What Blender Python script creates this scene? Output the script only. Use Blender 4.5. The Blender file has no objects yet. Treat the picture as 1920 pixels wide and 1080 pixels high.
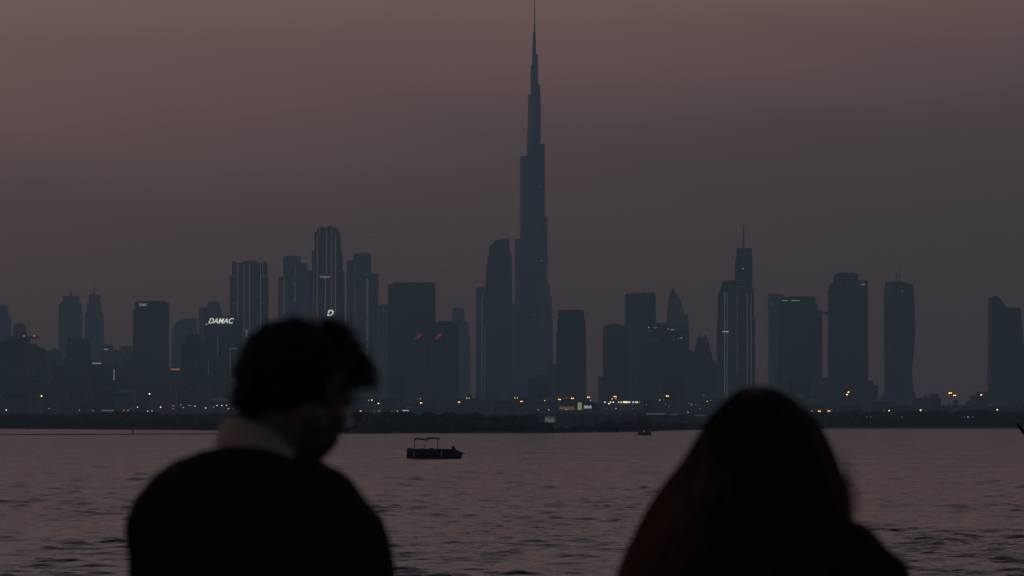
import bpy, bmesh, math, random
import numpy as np
from mathutils import Vector, Matrix, Euler, noise

random.seed(7)
S = bpy.context.scene
COL = S.collection
R = math.radians

# ------------------------------------------------------------------ camera
F = 7110.0            # focal length in photo pixels (1920 wide)
HZ = 790.0            # pixel row of the horizon
CZ = 4.5              # camera height above the water
cam_d = bpy.data.cameras.new('camera')
cam = bpy.data.objects.new('camera', cam_d); COL.objects.link(cam)
cam.location = (0, 0, CZ); cam.rotation_euler = (R(90), 0, 0)
cam_d.sensor_width = 36; cam_d.lens = F * 36 / 1920
cam_d.shift_y = (HZ - 540) / 1920
cam_d.clip_start = 0.1; cam_d.clip_end = 60000
cam_d.dof.use_dof = True
cam_d.dof.focus_distance = 3500
cam_d.dof.aperture_fstop = 8.5
S.camera = cam

def P(x, y, D):
    """photo pixel at distance D -> world point"""
    return Vector(((x - 960) / F * D, D, CZ + (HZ - y) / F * D))

# ------------------------------------------------------------------ view
S.view_settings.view_transform = 'Standard'
S.view_settings.look = 'None'
S.view_settings.exposure = 0.0
S.view_settings.gamma = 1
S.render.engine = 'CYCLES'
S.cycles.max_bounces = 6
S.cycles.volume_bounces = 1
S.cycles.use_denoising = True
S.cycles.sample_clamp_indirect = 2.0

def lin(r, g, b):
    f = lambda c: (c / 255 / 12.92) if c <= 10 else ((c / 255 + .055) / 1.055) ** 2.4
    return (f(r), f(g), f(b), 1)

# ------------------------------------------------------------------ dusk sky
W = bpy.data.worlds.new('World'); S.world = W; W.use_nodes = True
nt = W.node_tree; nt.nodes.clear()
def N(t, **k):
    n = nt.nodes.new(t)
    for a, v in k.items(): setattr(n, a, v)
    return n
def L(a, b): nt.links.new(a, b)
out = N('ShaderNodeOutputWorld'); bg = N('ShaderNodeBackground'); bg.inputs[1].default_value = 1.0
tc = N('ShaderNodeTexCoord'); sep = N('ShaderNodeSeparateXYZ'); L(tc.outputs['Generated'], sep.inputs[0])
# elevation in degrees / 90
asn = N('ShaderNodeMath', operation='ARCSINE'); L(sep.outputs['Z'], asn.inputs[0])
el = N('ShaderNodeMath', operation='MULTIPLY'); L(asn.outputs[0], el.inputs[0]); el.inputs[1].default_value = 180 / math.pi / 90
# soft unevenness of the dusk veil
nz = N('ShaderNodeTexNoise'); nz.inputs['Scale'].default_value = 9; nz.inputs['Detail'].default_value = 2
mp = N('ShaderNodeMapping'); mp.inputs['Scale'].default_value = (1, 1, 5); L(tc.outputs['Generated'], mp.inputs[0]); L(mp.outputs[0], nz.inputs['Vector'])
nzs = N('ShaderNodeMath', operation='MULTIPLY_ADD'); L(nz.outputs['Fac'], nzs.inputs[0]); nzs.inputs[1].default_value = .016; nzs.inputs[2].default_value = -.008
ela = N('ShaderNodeMath', operation='ADD'); L(el.outputs[0], ela.inputs[0]); L(nzs.outputs[0], ela.inputs[1])
# the glow climbs a little to the left
xl = N('ShaderNodeMath', operation='MULTIPLY_ADD'); L(sep.outputs['X'], xl.inputs[0]); xl.inputs[1].default_value = -.068; L(ela.outputs[0], xl.inputs[2])
ramp = N('ShaderNodeValToRGB'); cr = ramp.color_ramp; cr.interpolation = 'B_SPLINE'
SKY = [(0.0, (61, 46, 41)), (2.3, (65, 49, 41)), (3.4, (85, 59, 52)), (4.3, (104, 73, 66)), (5.4, (138, 98, 84)),
       (6.6, (156, 113, 100)), (10, (162, 129, 121)), (20, (132, 118, 122)), (40, (80, 88, 106)), (90, (46, 58, 78))]
while len(cr.elements) < len(SKY): cr.elements.new(.5)
for e, (a, c) in zip(cr.elements, SKY): e.position = a / 90; e.color = lin(*c)
L(xl.outputs[0], ramp.inputs[0])
# dusk side in front (+Y), darker night side behind
bk = N('ShaderNodeMapRange'); L(sep.outputs['Y'], bk.inputs[0]); bk.inputs[1].default_value = .75; bk.inputs[2].default_value = -.45
bk.inputs[3].default_value = 1.0; bk.inputs[4].default_value = .10
mul = N('ShaderNodeVectorMath', operation='SCALE'); L(ramp.outputs[0], mul.inputs[0]); L(bk.outputs[0], mul.inputs['Scale'])
sky = N('ShaderNodeTexSky'); sky.sky_type = 'NISHITA'; sky.sun_disc = False; sky.sun_elevation = R(-3); sky.sun_rotation = R(-20)
sks = N('ShaderNodeVectorMath', operation='SCALE'); L(sky.outputs[0], sks.inputs[0]); sks.inputs['Scale'].default_value = .05
nb = N('ShaderNodeMapRange'); L(sep.outputs['Y'], nb.inputs[0]); nb.inputs[1].default_value = .3; nb.inputs[2].default_value = -.5
nbs = N('ShaderNodeVectorMath', operation='SCALE'); nbs.inputs[0].default_value = (.014, .034, .054); L(nb.outputs[0], nbs.inputs['Scale'])
ad0 = N('ShaderNodeVectorMath', operation='ADD'); L(mul.outputs[0], ad0.inputs[0]); L(nbs.outputs[0], ad0.inputs[1])
add = N('ShaderNodeVectorMath', operation='ADD'); L(ad0.outputs[0], add.inputs[0]); L(sks.outputs[0], add.inputs[1])
L(add.outputs[0], bg.inputs[0]); L(bg.outputs[0], out.inputs[0])

# last warm afterglow, low on the left
sd = bpy.data.lights.new('sun', 'SUN'); sd.energy = .06; sd.angle = R(14); sd.color = (1, .55, .38)
sun = bpy.data.objects.new('sun', sd); COL.objects.link(sun)
sun.rotation_euler = Vector((.93, .2, -.10)).to_track_quat('-Z', 'Y').to_euler()

# ------------------------------------------------------------------ materials
MATS = {}
def mat(name, col, rough=.6, metal=0, spec=.5, grid=None, var=.15, vscale=.05):
    """procedural principled; grid=(dx, dz, colour2, width): mullion and floor lines"""
    if name in MATS: return MATS[name]
    m = bpy.data.materials.new(name); m.use_nodes = True; t = m.node_tree; b = t.nodes['Principled BSDF']
    b.inputs['Roughness'].default_value = rough; b.inputs['Metallic'].default_value = metal
    b.inputs['Specular IOR Level'].default_value = spec
    tcn = t.nodes.new('ShaderNodeTexCoord')
    nn = t.nodes.new('ShaderNodeTexNoise'); nn.inputs['Scale'].default_value = vscale; nn.inputs['Detail'].default_value = 5
    t.links.new(tcn.outputs['Object'], nn.inputs['Vector'])
    mx = t.nodes.new('ShaderNodeMix'); mx.data_type = 'RGBA'
    a = [max(0, c * (1 - var)) for c in col]; c2 = [c * (1 + var) for c in col]
    mx.inputs[6].default_value = (*a, 1); mx.inputs[7].default_value = (*c2, 1)
    t.links.new(nn.outputs['Fac'], mx.inputs[0]); last = mx.outputs[2]
    if grid:
        dx, dz, gc, wd = grid
        sp = t.nodes.new('ShaderNodeSeparateXYZ'); t.links.new(tcn.outputs['Object'], sp.inputs[0])
        def band(sock, per, w):
            fr = t.nodes.new('ShaderNodeMath'); fr.operation = 'PINGPONG'; t.links.new(sock, fr.inputs[0]); fr.inputs[1].default_value = per / 2
            lt = t.nodes.new('ShaderNodeMath'); lt.operation = 'LESS_THAN'; t.links.new(fr.outputs[0], lt.inputs[0]); lt.inputs[1].default_value = w * per / 2
            return lt.outputs[0]
        sx = t.nodes.new('ShaderNodeMath'); sx.operation = 'ADD'; t.links.new(sp.outputs[0], sx.inputs[0]); t.links.new(sp.outputs[1], sx.inputs[1])
        m1 = t.nodes.new('ShaderNodeMath'); m1.operation = 'MAXIMUM'
        t.links.new(band(sx.outputs[0], dx, wd), m1.inputs[0]); t.links.new(band(sp.outputs[2], dz, wd), m1.inputs[1])
        m2 = t.nodes.new('ShaderNodeMix'); m2.data_type = 'RGBA'; t.links.new(m1.outputs[0], m2.inputs[0])
        t.links.new(last, m2.inputs[6]); m2.inputs[7].default_value = (*gc, 1); last = m2.outputs[2]
    t.links.new(last, b.inputs['Base Color'])
    MATS[name] = m; return m

def glow(name, col, strength):
    if name in MATS: return MATS[name]
    m = bpy.data.materials.new(name); m.use_nodes = True; t = m.node_tree; b = t.nodes['Principled BSDF']
    b.inputs['Base Color'].default_value = (.05, .05, .05, 1)
    b.inputs['Emission Color'].default_value = (*col, 1); b.inputs['Emission Strength'].default_value = strength
    m.cycles.emission_sampling = 'NONE'
    MATS[name] = m; return m

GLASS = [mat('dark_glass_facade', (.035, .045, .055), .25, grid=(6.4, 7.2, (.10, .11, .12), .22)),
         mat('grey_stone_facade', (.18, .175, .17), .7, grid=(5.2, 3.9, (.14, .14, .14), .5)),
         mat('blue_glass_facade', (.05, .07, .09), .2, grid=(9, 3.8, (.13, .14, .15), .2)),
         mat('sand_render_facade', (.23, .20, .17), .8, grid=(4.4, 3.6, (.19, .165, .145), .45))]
STEEL = mat('mast_steel', (.16, .17, .18), .5, metal=.6, vscale=.5)
CONC = mat('roof_concrete', (.20, .20, .19), .85)

# ------------------------------------------------------------------ mesh helpers
def origin(o):
    v = Vector((0, 0, 0))
    while o is not None: v += o.location; o = o.parent
    return v

class MB:
    def __init__(s): s.v = []; s.f = []
    def add(s, vs, fs):
        n = len(s.v); s.v += [tuple(v) for v in vs]; s.f += [tuple(i + n for i in f) for f in fs]; return s
    def box(s, x0, x1, y0, y1, z0, z1):
        return s.prism([(x0, y0), (x1, y0), (x1, y1), (x0, y1)], z0, z1)
    def prism(s, poly, z0, z1, top=None):
        n = len(poly); top = top or poly
        vs = [(x, y, z0) for x, y in poly] + [(x, y, z1 if not callable(z1) else z1(x, y)) for x, y in top]
        fs = [(i, (i + 1) % n, n + (i + 1) % n, n + i) for i in range(n)] + [tuple(range(n))[::-1], tuple(range(n, 2 * n))]
        return s.add(vs, fs)
    def rings(s, rs, cap=True):
        n = len(rs[0]); vs = [p for r in rs for p in r]; fs = []
        for k in range(len(rs) - 1):
            for i in range(n):
                j = (i + 1) % n
                fs.append((k * n + i, k * n + j, (k + 1) * n + j, (k + 1) * n + i))
        if cap: fs += [tuple(range(n))[::-1], tuple((len(rs) - 1) * n + i for i in range(n))]
        return s.add(vs, fs)
    def tube(s, pts, rad, n=8, round_ends=False):
        pts = [Vector(p) for p in pts]; rad = list(rad) if hasattr(rad, '__len__') else [rad] * len(pts)
        if round_ends:
            a = (pts[0] - pts[1]).normalized(); b = (pts[-1] - pts[-2]).normalized()
            P0, R0, P1, R1 = pts[0], rad[0], pts[-1], rad[-1]
            pts = [P0 + a * R0 * .98, P0 + a * R0 * .7] + pts + [P1 + b * R1 * .7, P1 + b * R1 * .98]
            rad = [R0 * .2, R0 * .71] + rad + [R1 * .71, R1 * .2]
        rs = []; ref = None
        for i, p in enumerate(pts):
            d = (pts[min(i + 1, len(pts) - 1)] - pts[max(i - 1, 0)]).normalized()
            if ref is None: ref = d.orthogonal().normalized()
            ref = (ref - d * ref.dot(d)).normalized(); q = d.cross(ref)
            rs.append([p + (ref * math.cos(t) + q * math.sin(t)) * rad[i] for t in [2 * math.pi * k / n for k in range(n)]])
        return s.rings(rs)
    def ball(s, c, r, n=16, m=10, M=None):
        r = r if hasattr(r, '__len__') else (r, r, r); rs = []
        for k in range(m + 1):
            ph = math.pi * (k + .03 if k == 0 else (k - .03 if k == m else k)) / m
            ring = []
            for i in range(n):
                t = 2 * math.pi * i / n
                v = Vector((r[0] * math.sin(ph) * math.cos(t), r[1] * math.sin(ph) * math.sin(t), -r[2] * math.cos(ph)))
                if M: v = M @ v
                ring.append(Vector(c) + v)
            rs.append(ring)
        return s.rings(rs)
    def build(s, name, m, parent=None, smooth=False, loc=None):
        me = bpy.data.meshes.new(name)
        o = bpy.data.objects.new(name, me)
        off = origin(parent) if parent else Vector(loc or (0, 0, 0))
        me.from_pydata([(x - off[0], y - off[1], z - off[2]) for x, y, z in s.v], [], s.f)
        me.update()
        if m: me.materials.append(m)
        if smooth: me.shade_smooth()
        COL.objects.link(o)
        if parent: o.parent = parent
        else: o.location = off
        return o

def tag(o, label=None, cat=None, group=None, kind=None):
    for k, v in (('label', label), ('category', cat), ('group', group), ('kind', kind)):
        if v: o[k] = v
    return o
def empty(name, loc, label, cat, group=None):
    o = bpy.data.objects.new(name, None); COL.objects.link(o); o.location = loc; o.empty_display_size = .1
    return tag(o, label, cat, group)
def flat(o, mods):
    """bake the modifiers into the mesh"""
    dg = bpy.context.evaluated_depsgraph_get()
    me = bpy.data.meshes.new_from_object(o.evaluated_get(dg)); old = o.data
    o.modifiers.clear(); o.data = me; bpy.data.meshes.remove(old)
    return o
def fuse(o, voxel, smooth=6):
    m = o.modifiers.new('r', 'REMESH'); m.mode = 'VOXEL'; m.voxel_size = voxel; m.use_smooth_shade = True
    if smooth:
        q = o.modifiers.new('s', 'SMOOTH'); q.factor = .5; q.iterations = smooth
    bpy.context.view_layer.update()
    return flat(o, None)

# ------------------------------------------------------------------ setting: water, land, promenade
def water_mat():
    m = bpy.data.materials.new('creek_water'); m.use_nodes = True; t = m.node_tree; b = t.nodes['Principled BSDF']
    b.inputs['Base Color'].default_value = (.012, .014, .016, 1); b.inputs['Roughness'].default_value = .16; b.inputs['IOR'].default_value = 1.33
    g = t.nodes.new('ShaderNodeTexCoord')
    def nz(scale, sx, sy, detail, rough=.5):
        mp = t.nodes.new('ShaderNodeMapping'); mp.inputs['Scale'].default_value = (sx, sy, 1); mp.inputs['Rotation'].default_value = (0, 0, R(14))
        n = t.nodes.new('ShaderNodeTexNoise'); n.inputs['Scale'].default_value = scale; n.inputs['Detail'].default_value = detail; n.inputs['Roughness'].default_value = rough
        t.links.new(g.outputs['Object'], mp.inputs[0]); t.links.new(mp.outputs[0], n.inputs['Vector']); return n.outputs['Fac']
    def M(op, a, b_=None, c=None):
        n = t.nodes.new('ShaderNodeMath'); n.operation = op
        for i, v in enumerate((a, b_, c)):
            if v is None: continue
            if isinstance(v, (int, float)): n.inputs[i].default_value = v
            else: t.links.new(v, n.inputs[i])
        return n.outputs[0]
    rip = nz(5.0, 1, .7, 2); fine = nz(1.55, 1, .42, 2, .55); mid = nz(.55, 1, .5, 2)
    patch = nz(.030, .8, 1.2, 3, .6)
    pr = t.nodes.new('ShaderNodeMapRange'); t.links.new(patch, pr.inputs[0]); pr.inputs[1].default_value = .38; pr.inputs[2].default_value = .62
    pr.inputs[3].default_value = .35; pr.inputs[4].default_value = 1.3
    # sparse steeper wavelets stand out of a finely rippled surface
    cr_ = t.nodes.new('ShaderNodeMapRange'); cr_.interpolation_type = 'SMOOTHSTEP'; t.links.new(fine, cr_.inputs[0])
    cr_.inputs[1].default_value = .50; cr_.inputs[2].default_value = .74
    h = M('MULTIPLY', cr_.outputs[0], .30); h = M('MULTIPLY_ADD', mid, .22, h)
    h = M('MULTIPLY', h, pr.outputs[0]); h = M('MULTIPLY_ADD', rip, .05, h)
    bm = t.nodes.new('ShaderNodeBump'); bm.inputs['Strength'].default_value = 1; bm.inputs['Distance'].default_value = WATER_BUMP
    t.links.new(h, bm.inputs['Height']); t.links.new(bm.outputs[0], b.inputs['Normal'])
    return m
WATER_BUMP = .30; WAVE_H = .0148; WAVE_DY = 6.5e-6
# real wavelets: a fan-shaped grid, finest where the camera can see single waves
ys = []; d_ = 8.2
while d_ < 2700: ys.append(d_); d_ += (1.0 if d_ < 60 else min(8.0, max(.12, d_ * d_ * WAVE_DY)))
ys = np.array(ys + [2700.0]); us = np.linspace(-.165, .165, 400)
X_ = us[None, :] * np.maximum(ys, 60)[:, None]; Y_ = np.repeat(ys[:, None], len(us), 1)
rg = np.random.RandomState(5); H_ = np.zeros_like(X_); G_ = np.zeros_like(X_); B_ = np.zeros_like(X_)
for i in range(110):       # short-crested wind waves running roughly along the view
    lam = .40 * 2 ** rg.uniform(0, 1.6); th = rg.normal(math.pi / 2 + .08, .24); k_ = 2 * math.pi / lam
    H_ += (lam ** 1.05) * np.sin(k_ * (np.cos(th) * X_ + np.sin(th) * Y_) + rg.uniform(0, 6.28))
H_ /= H_.std(); J_ = np.zeros_like(X_)
for i in range(60):        # longer chop further out
    lam = 1.1 * 2 ** rg.uniform(0, 1.5); th = rg.normal(math.pi / 2 + .08, .26); k_ = 2 * math.pi / lam
    J_ += lam * np.sin(k_ * (np.cos(th) * X_ + np.sin(th) * Y_) + rg.uniform(0, 6.28))
J_ /= J_.std()
for i in range(26):        # gusts
    lam = 9 * 2 ** rg.uniform(0, 3); th = rg.uniform(0, 3.14)
    G_ += np.sin(2 * math.pi / lam * (np.cos(th) * X_ + .45 * np.sin(th) * Y_) + rg.uniform(0, 6.28))
G_ = 1 / (1 + np.exp(-1.4 * G_ / G_.std()))
Z_ = WAVE_H * (.50 + .78 * G_) * (H_ + .35 * np.maximum(H_, 0) ** 2 - .2)
Z_ += .026 * np.clip((Y_ - 130) / 200, 0, 1) * (.6 + .7 * G_) * (J_ + .35 * np.maximum(J_, 0) ** 2 - .2)
Z_ *= np.clip((Y_ - 12) / 40, .3, 1)
nx = len(us) + 4; far_ = np.maximum(ys, 60)
XX = np.concatenate([np.full((len(ys), 1), -3400.), -.6 * far_[:, None], X_, .6 * far_[:, None], np.full((len(ys), 1), 3400.)], 1)
YY = np.repeat(ys[:, None], nx, 1); ZZ = np.concatenate([np.zeros((len(ys), 2)), Z_, np.zeros((len(ys), 2))], 1)
me = bpy.data.meshes.new('water'); co = np.stack([XX, YY, ZZ], 2).reshape(-1, 3)
ii = (np.arange(len(ys) - 1)[:, None] * nx + np.arange(nx - 1)[None, :]).ravel(); fq = np.stack([ii, ii + 1, ii + nx + 1, ii + nx], 1)
me.vertices.add(len(co)); me.vertices.foreach_set('co', co.ravel()); me.loops.add(fq.size); me.loops.foreach_set('vertex_index', fq.ravel().astype(np.int32))
me.polygons.add(len(fq)); me.polygons.foreach_set('loop_start', np.arange(0, fq.size, 4, dtype=np.int32)); me.update(calc_edges=True); me.shade_smooth()
me.materials.append(water_mat()); wob = bpy.data.objects.new('water', me); COL.objects.link(wob); tag(wob, kind='structure')

# the far shore: waterline points (px, row of the waterline) from left to right
SH = [(-300, 803.2), (0, 803.6), (360, 806), (520, 809), (640, 811), (850, 812), (1010, 812), (1090, 811.2), (1223, 809), (1229, 808), (1312, 806),
      (1450, 804.6), (1600, 804), (1920, 804), (2300, 803.6)]
def shoreD(x):
    for (a, ya), (b, yb) in zip(SH, SH[1:]):
        if a <= x <= b:
            t = (x - a) / (b - a); return CZ * F / (ya + (yb - ya) * t - HZ)
    return 2300
LAND = mat('dark_sandy_land', (.10, .085, .07), .95, vscale=.02, var=.3)
pts = []
for i in range(0, 53):
    x = -300 + i * 50; D = shoreD(x); p = P(x, HZ, D); pts.append((p.x, p.y + random.uniform(-6, 6)))
pts = [(-3390, pts[0][1])] + pts + [(3390, pts[-1][1])]
rs = []
for dy, z in ((0, -.5), (4, .5), (30, .9), (None, .9)):
    rs.append([(x, (y + dy) if dy is not None else 8900, z) for x, y in pts])
lm = MB(); n = len(pts); lm.add([p for r in rs for p in r], [(k * n + i, k * n + i + 1, (k + 1) * n + i + 1, (k + 1) * n + i) for k in range(3) for i in range(n - 1)])
tag(lm.build('ground', LAND), kind='structure')
pv = mat('promenade_paving', (.24, .22, .20), .85, vscale=2, grid=(.6, 9, (.10, .10, .10), .03))
pm = MB(); pm.box(-60, 60, -40, 8.2, -1.0, 3.0); tag(pm.build('promenade', pv), kind='structure')

# ------------------------------------------------------------------ vegetation belts (far-off woods read as one mass)
LEAF = mat('mangrove_foliage', (.022, .034, .018), .9, vscale=.6, var=.5)
def belt(name, label, tops, D_of, seed, thick=26, per_px=16, leaf=.55, floor=0.0):
    """tops: (px, row of the canopy top). Overlapping lumpy crowns filled and fringed with leaf clumps."""
    rnd = random.Random(seed); m = MB()
    def top(x):
        if x <= tops[0][0]: return tops[0][1]
        for (a, ya), (b, yb) in zip(tops, tops[1:]):
            if a <= x <= b: return ya + (yb - ya) * (x - a) / (b - a)
        return tops[-1][1]
    cxn = lambda q: q * .045
    x = tops[0][0]
    while x < tops[-1][0]:
        D = D_of(x) + 6; s = D / F
        for row in range(3):
            d = D + row * thick / 3 + rnd.uniform(-2, 2)
            zt = CZ + (HZ - top(x)) * s - rnd.uniform(-.5, 2.2) + 1.1 * noise.noise((cxn(x), seed, 0)) - (2 - row) * rnd.uniform(.3, 1.3)
            if zt < .8: zt = .8 + rnd.random() * .5
            cx = (x - 960) * s + rnd.uniform(-2, 2)
            r = max(1.2, min(zt * .55, rnd.uniform(2.2, 4.6)))
            # crown lump: a bumpy squat ball, and the thicket under it
            n_, k_ = 9, 6; rr = []
            ph0 = rnd.random() * 9
            for k in range(k_ + 1):
                a = math.pi * (k / k_ * .92 + .04); ring = []
                for i in range(n_):
                    t = 2 * math.pi * i / n_; q = 1 + .22 * noise.noise((math.cos(t) * 1.7 + ph0, math.sin(t) * 1.7, k * .8))
                    ring.append((cx + r * 1.15 * q * math.sin(a) * math.cos(t), d + r * q * math.sin(a) * math.sin(t), zt - r * .8 - r * .8 * q * math.cos(a)))
                rr.append(ring)
            m.rings(rr)
            if zt - r > 1.0:
                m.prism([(cx + (r * 1.1) * math.cos(t), d + r * math.sin(t)) for t in [k * 1.2566 for k in range(5)]], floor, zt - r * .8)
            # leaf clumps on and above the crown
            for _ in range(per_px):
                a = rnd.uniform(0, 2 * math.pi); b = rnd.uniform(-.3, 1); q = rnd.uniform(.86, 1.16)
                c = Vector((cx + r * 1.15 * q * math.cos(a) * math.sqrt(1 - b * b * .9), d + r * q * math.sin(a) * .9, zt - r * .8 + r * .8 * q * b))
                u = Vector((rnd.uniform(-1, 1), rnd.uniform(-.5, .5), rnd.uniform(-1, 1))).normalized(); v = u.orthogonal().normalized()
                l = leaf * rnd.uniform(.5, 1.3)
                m.add([c - u * l, c - v * l * .6, c + u * l, c + v * l * .6], [(0, 1, 2, 3)])
        x += rnd.uniform(1.6, 3.4) / s / 1.0 * .55
    o = m.build(name, LEAF); tag(o, label, 'mangroves', None, 'stuff'); return o

belt('mangrove_wood', 'dark mangrove wood along the far shore behind the man', [(-60, 778), (0, 778), (60, 777), (110, 777.5), (130, 779), (155, 775.5), (185, 773), (230, 773.5), (260, 773),
     (300, 775), (360, 776), (430, 775), (520, 774), (600, 775), (680, 774), (700, 773.5), (730, 772), (770, 772.4), (795, 775), (810, 774), (835, 774), (848, 776),
     (865, 774), (885, 774), (900, 777), (925, 781), (940, 778), (975, 774.5), (988, 776), (1000, 782), (1010, 788), (1022, 794), (1045, 798), (1085, 799), (1112, 799),
     (1120, 796), (1130, 789.5), (1152, 789), (1165, 793.5), (1182, 789), (1202, 786), (1215, 788), (1223, 796)], shoreD, 3)
belt('mangrove_wood', 'low round-topped mangroves on the shore between the small distant boat and the woman', [(1226, 794), (1232, 791), (1260, 790), (1284, 790), (1312, 792), (1350, 791), (1420, 789), (1500, 785)], shoreD, 5)
belt('shoreline_scrub', 'even dark belt of trees on the right-hand shore right of the woman', [(1490, 776), (1540, 774), (1570, 773), (1600, 771), (1612, 769), (1640, 771), (1700, 772), (1720, 769.5), (1745, 771), (1800, 771.5),
     (1830, 770), (1845, 769), (1860, 771), (1960, 771)], lambda x: shoreD(x) + 60, 8, thick=40)
belt('inland_scrub', 'hazier low tree line inland, below the lit billboards', [(860, 777), (980, 778), (1000, 776), (1040, 775), (1080, 774), (1130, 775), (1180, 773), (1195, 769.5), (1215, 771), (1240, 776), (1290, 777), (1400, 777), (1500, 776)],
     lambda x: 2900, 11, thick=60, per_px=8, leaf=.9)
belt('inland_scrub', 'thin hazy tree line inland at the far left', [(-60, 774), (40, 773), (100, 775), (200, 773), (330, 774), (440, 774)], lambda x: 3100, 12, thick=60, per_px=8, leaf=.9)

# ------------------------------------------------------------------ lettering
def lettering(name, body, x0, x1, y0, y1, D, m, parent, shear=0.0, bold=.0, depth=.6):
    c = bpy.data.curves.new(name, 'FONT'); c.body = body; c.align_x = 'LEFT'; c.offset = bold; c.extrude = depth; c.shear = shear
    o = bpy.data.objects.new(name, c); COL.objects.link(o)
    bpy.context.view_layer.update()
    me = bpy.data.meshes.new_from_object(o.evaluated_get(bpy.context.evaluated_depsgraph_get()))
    bpy.data.objects.remove(o); bpy.data.curves.remove(c)
    a = np.array([v.co[:] for v in me.vertices]); lo = a.min(0); hi = a.max(0)
    p0 = P(x0, y1, D); p1 = P(x1, y0, D); off = origin(parent)
    for v in me.vertices:
        u = (v.co.x - lo[0]) / (hi[0] - lo[0]); t = (v.co.y - lo[1]) / (hi[1] - lo[1])
        v.co = Vector((p0.x + (p1.x - p0.x) * u, D - .5 - v.co.z * .6, p0.z + (p1.z - p0.z) * t)) - off
    me.materials.append(m); me.name = name
    q = bpy.data.objects.new(name, me); COL.objects.link(q); q.parent = parent
    return q

# ------------------------------------------------------------------ towers
GROUND = .9
def shaft(m, x0, x1, yt, D, dep, style, y_base=None, rnd=random, taper=0, topf=None):
    s = D / F; a = (x0 - 960) * s; b = (x1 - 960) * s; zt = CZ + (HZ - yt) * s; zb = GROUND
    m.box(a, b, D, D + dep, zb, zt) if not topf else m.prism([(a, D), (b, D), (b, D + dep), (a, D + dep)], zb, topf)
    w = b - a
    if topf: return
    if style == 'fins':
        n = max(2, int(w / 5.5))
        for i in range(n + 1):
            x = a + w * i / n
            m.box(x - .35, x + .35, D - .7, D - .002, zb + 6, zt - 2.2)
        n = max(2, int(dep / 6))
        for i in range(1, n):
            y = D + dep * i / n
            for sx, e in ((a, -.7), (b, .7)): m.box(min(sx, sx + e) + (.002 if e > 0 else 0), max(sx, sx + e) - (0 if e > 0 else .002), y - .35, y + .35, zb + 6, zt - 2.2)
    elif style == 'floors':
        z = zb + 8
        while z < zt - 5:
            m.box(a - .55, b + .55, D - .9, D + dep + .5, z, z + .5); z += 7.4
    # parapet
    m.box(a - .25, b + .25, D - .25, D + dep + .25, zt - .004, zt + .9)

LABELS = {}
def tower(label, D, tiers, dep=34, style='fins', g=0, cat='skyscraper', plant=True, name='skyscraper', lines=(), wins=(), seed=None, antennas=(), depths=None):
    rnd = random.Random(seed if seed is not None else int(tiers[0][0] * 7 + tiers[0][2]))
    xc = sum(t[0] + t[1] for t in tiers) / len(tiers) / 2
    root = empty(name, (P(xc, HZ, D).x, D, GROUND), label, cat, 'buildings of the skyline')
    order = sorted(range(len(tiers)), key=lambda i: tiers[i][2])      # tallest first
    nt_ = len(tiers)
    for k, i in enumerate(order):
        x0, x1, yt = tiers[i][:3]
        back = (nt_ - 1 - k) * 3.2 if not depths else depths[i]
        m = MB(); dd = dep - 2 * (nt_ - 1 - k) * 1.7
        s = D / F; ins = (nt_ - 1 - k) * .12 / s
        shaft(m, x0 + ins, x1 - ins, yt, D + back, max(10, dd), style, rnd=rnd)
        m.build('tower_block', GLASS[(g + (k if g >= 4 else 0)) % 4], root)
    x0, x1, yt = tiers[order[0]][:3]
    if plant:
        s = D / F
        for _ in range(rnd.randint(2, 4)):
            m = MB()
            w = (x1 - x0) * rnd.uniform(.12, .3); c = rnd.uniform(x0 + w, x1 - w); a = P(c - w / 2, yt + 1, D); b = P(c + w / 2, yt - rnd.uniform(.8, 2.4), D)
            y0 = D + dep * rnd.uniform(.25, .6); m.box(a.x, b.x, y0, y0 + 6, a.z, b.z)
            m.build('roof_plant', CONC, root)
    for (x, ya, yb, wd) in antennas:
        s = D / F; m = MB(); a = P(x, ya, D); b = P(x, yb, D)
        yy = D + dep * .5
        m.tube([(a.x, yy, a.z - 3), (a.x, yy, a.z + (b.z - a.z) * .6), (b.x, yy, b.z)], [wd * s / 2, wd * s / 2 * .85, wd * s / 2 * .35], 6)
        m.build('antenna', STEEL, root)
    for ln in lines:      # (x, y0, y1, material, width_m[, depth])
        x, ya, yb, mm, wd = ln[:5]; off = ln[5] if len(ln) > 5 else 1.1
        a = P(x, ya, D); b = P(x, yb, D); m = MB(); m.box(a.x - wd / 2, a.x + wd / 2, D - off - .25, D - off, b.z, a.z)
        m.build('light_strip', mm, root)
    for wn in wins:       # (x, y0, y1, count, width_px, height_px, material)
        x, ya, yb, cnt, wp, hp, mm = wn; proto = None; s = D / F
        for i in range(cnt):
            y = ya + (yb - ya) * i / max(1, cnt - 1)
            if rnd.random() < .10 and cnt > 6: continue
            c = P(x + rnd.uniform(-.25, .25), y, D)
            if proto is None:
                m = MB(); m.box(-wp * s / 2, wp * s / 2, -.2, 0, -hp * s / 2, hp * s / 2)
                proto = m.build('lit_window', mm); o = proto
            else:
                o = proto.copy(); COL.objects.link(o)
            o.parent = root; o.location = Vector((c.x, D - .95, c.z)) - root.location
    return root

def hbar(root, x0, x1, y, D, mm, th=1.0, off=1.2, name='light_strip'):
    a = P(x0, y, D); b = P(x1, y, D); m = MB(); m.box(a.x, b.x, D - off - .3, D - off, a.z - th / 2, a.z + th / 2); return m.build(name, mm, root)
def spot(root, x, y, D, mm, r=1.0, name='roof_light', off=1.5):
    c = P(x, y, D); m = MB(); m.ball((c.x, D - off, c.z), (r, .6, r * .85), 8, 6); return m.build(name, mm, root)

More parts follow.
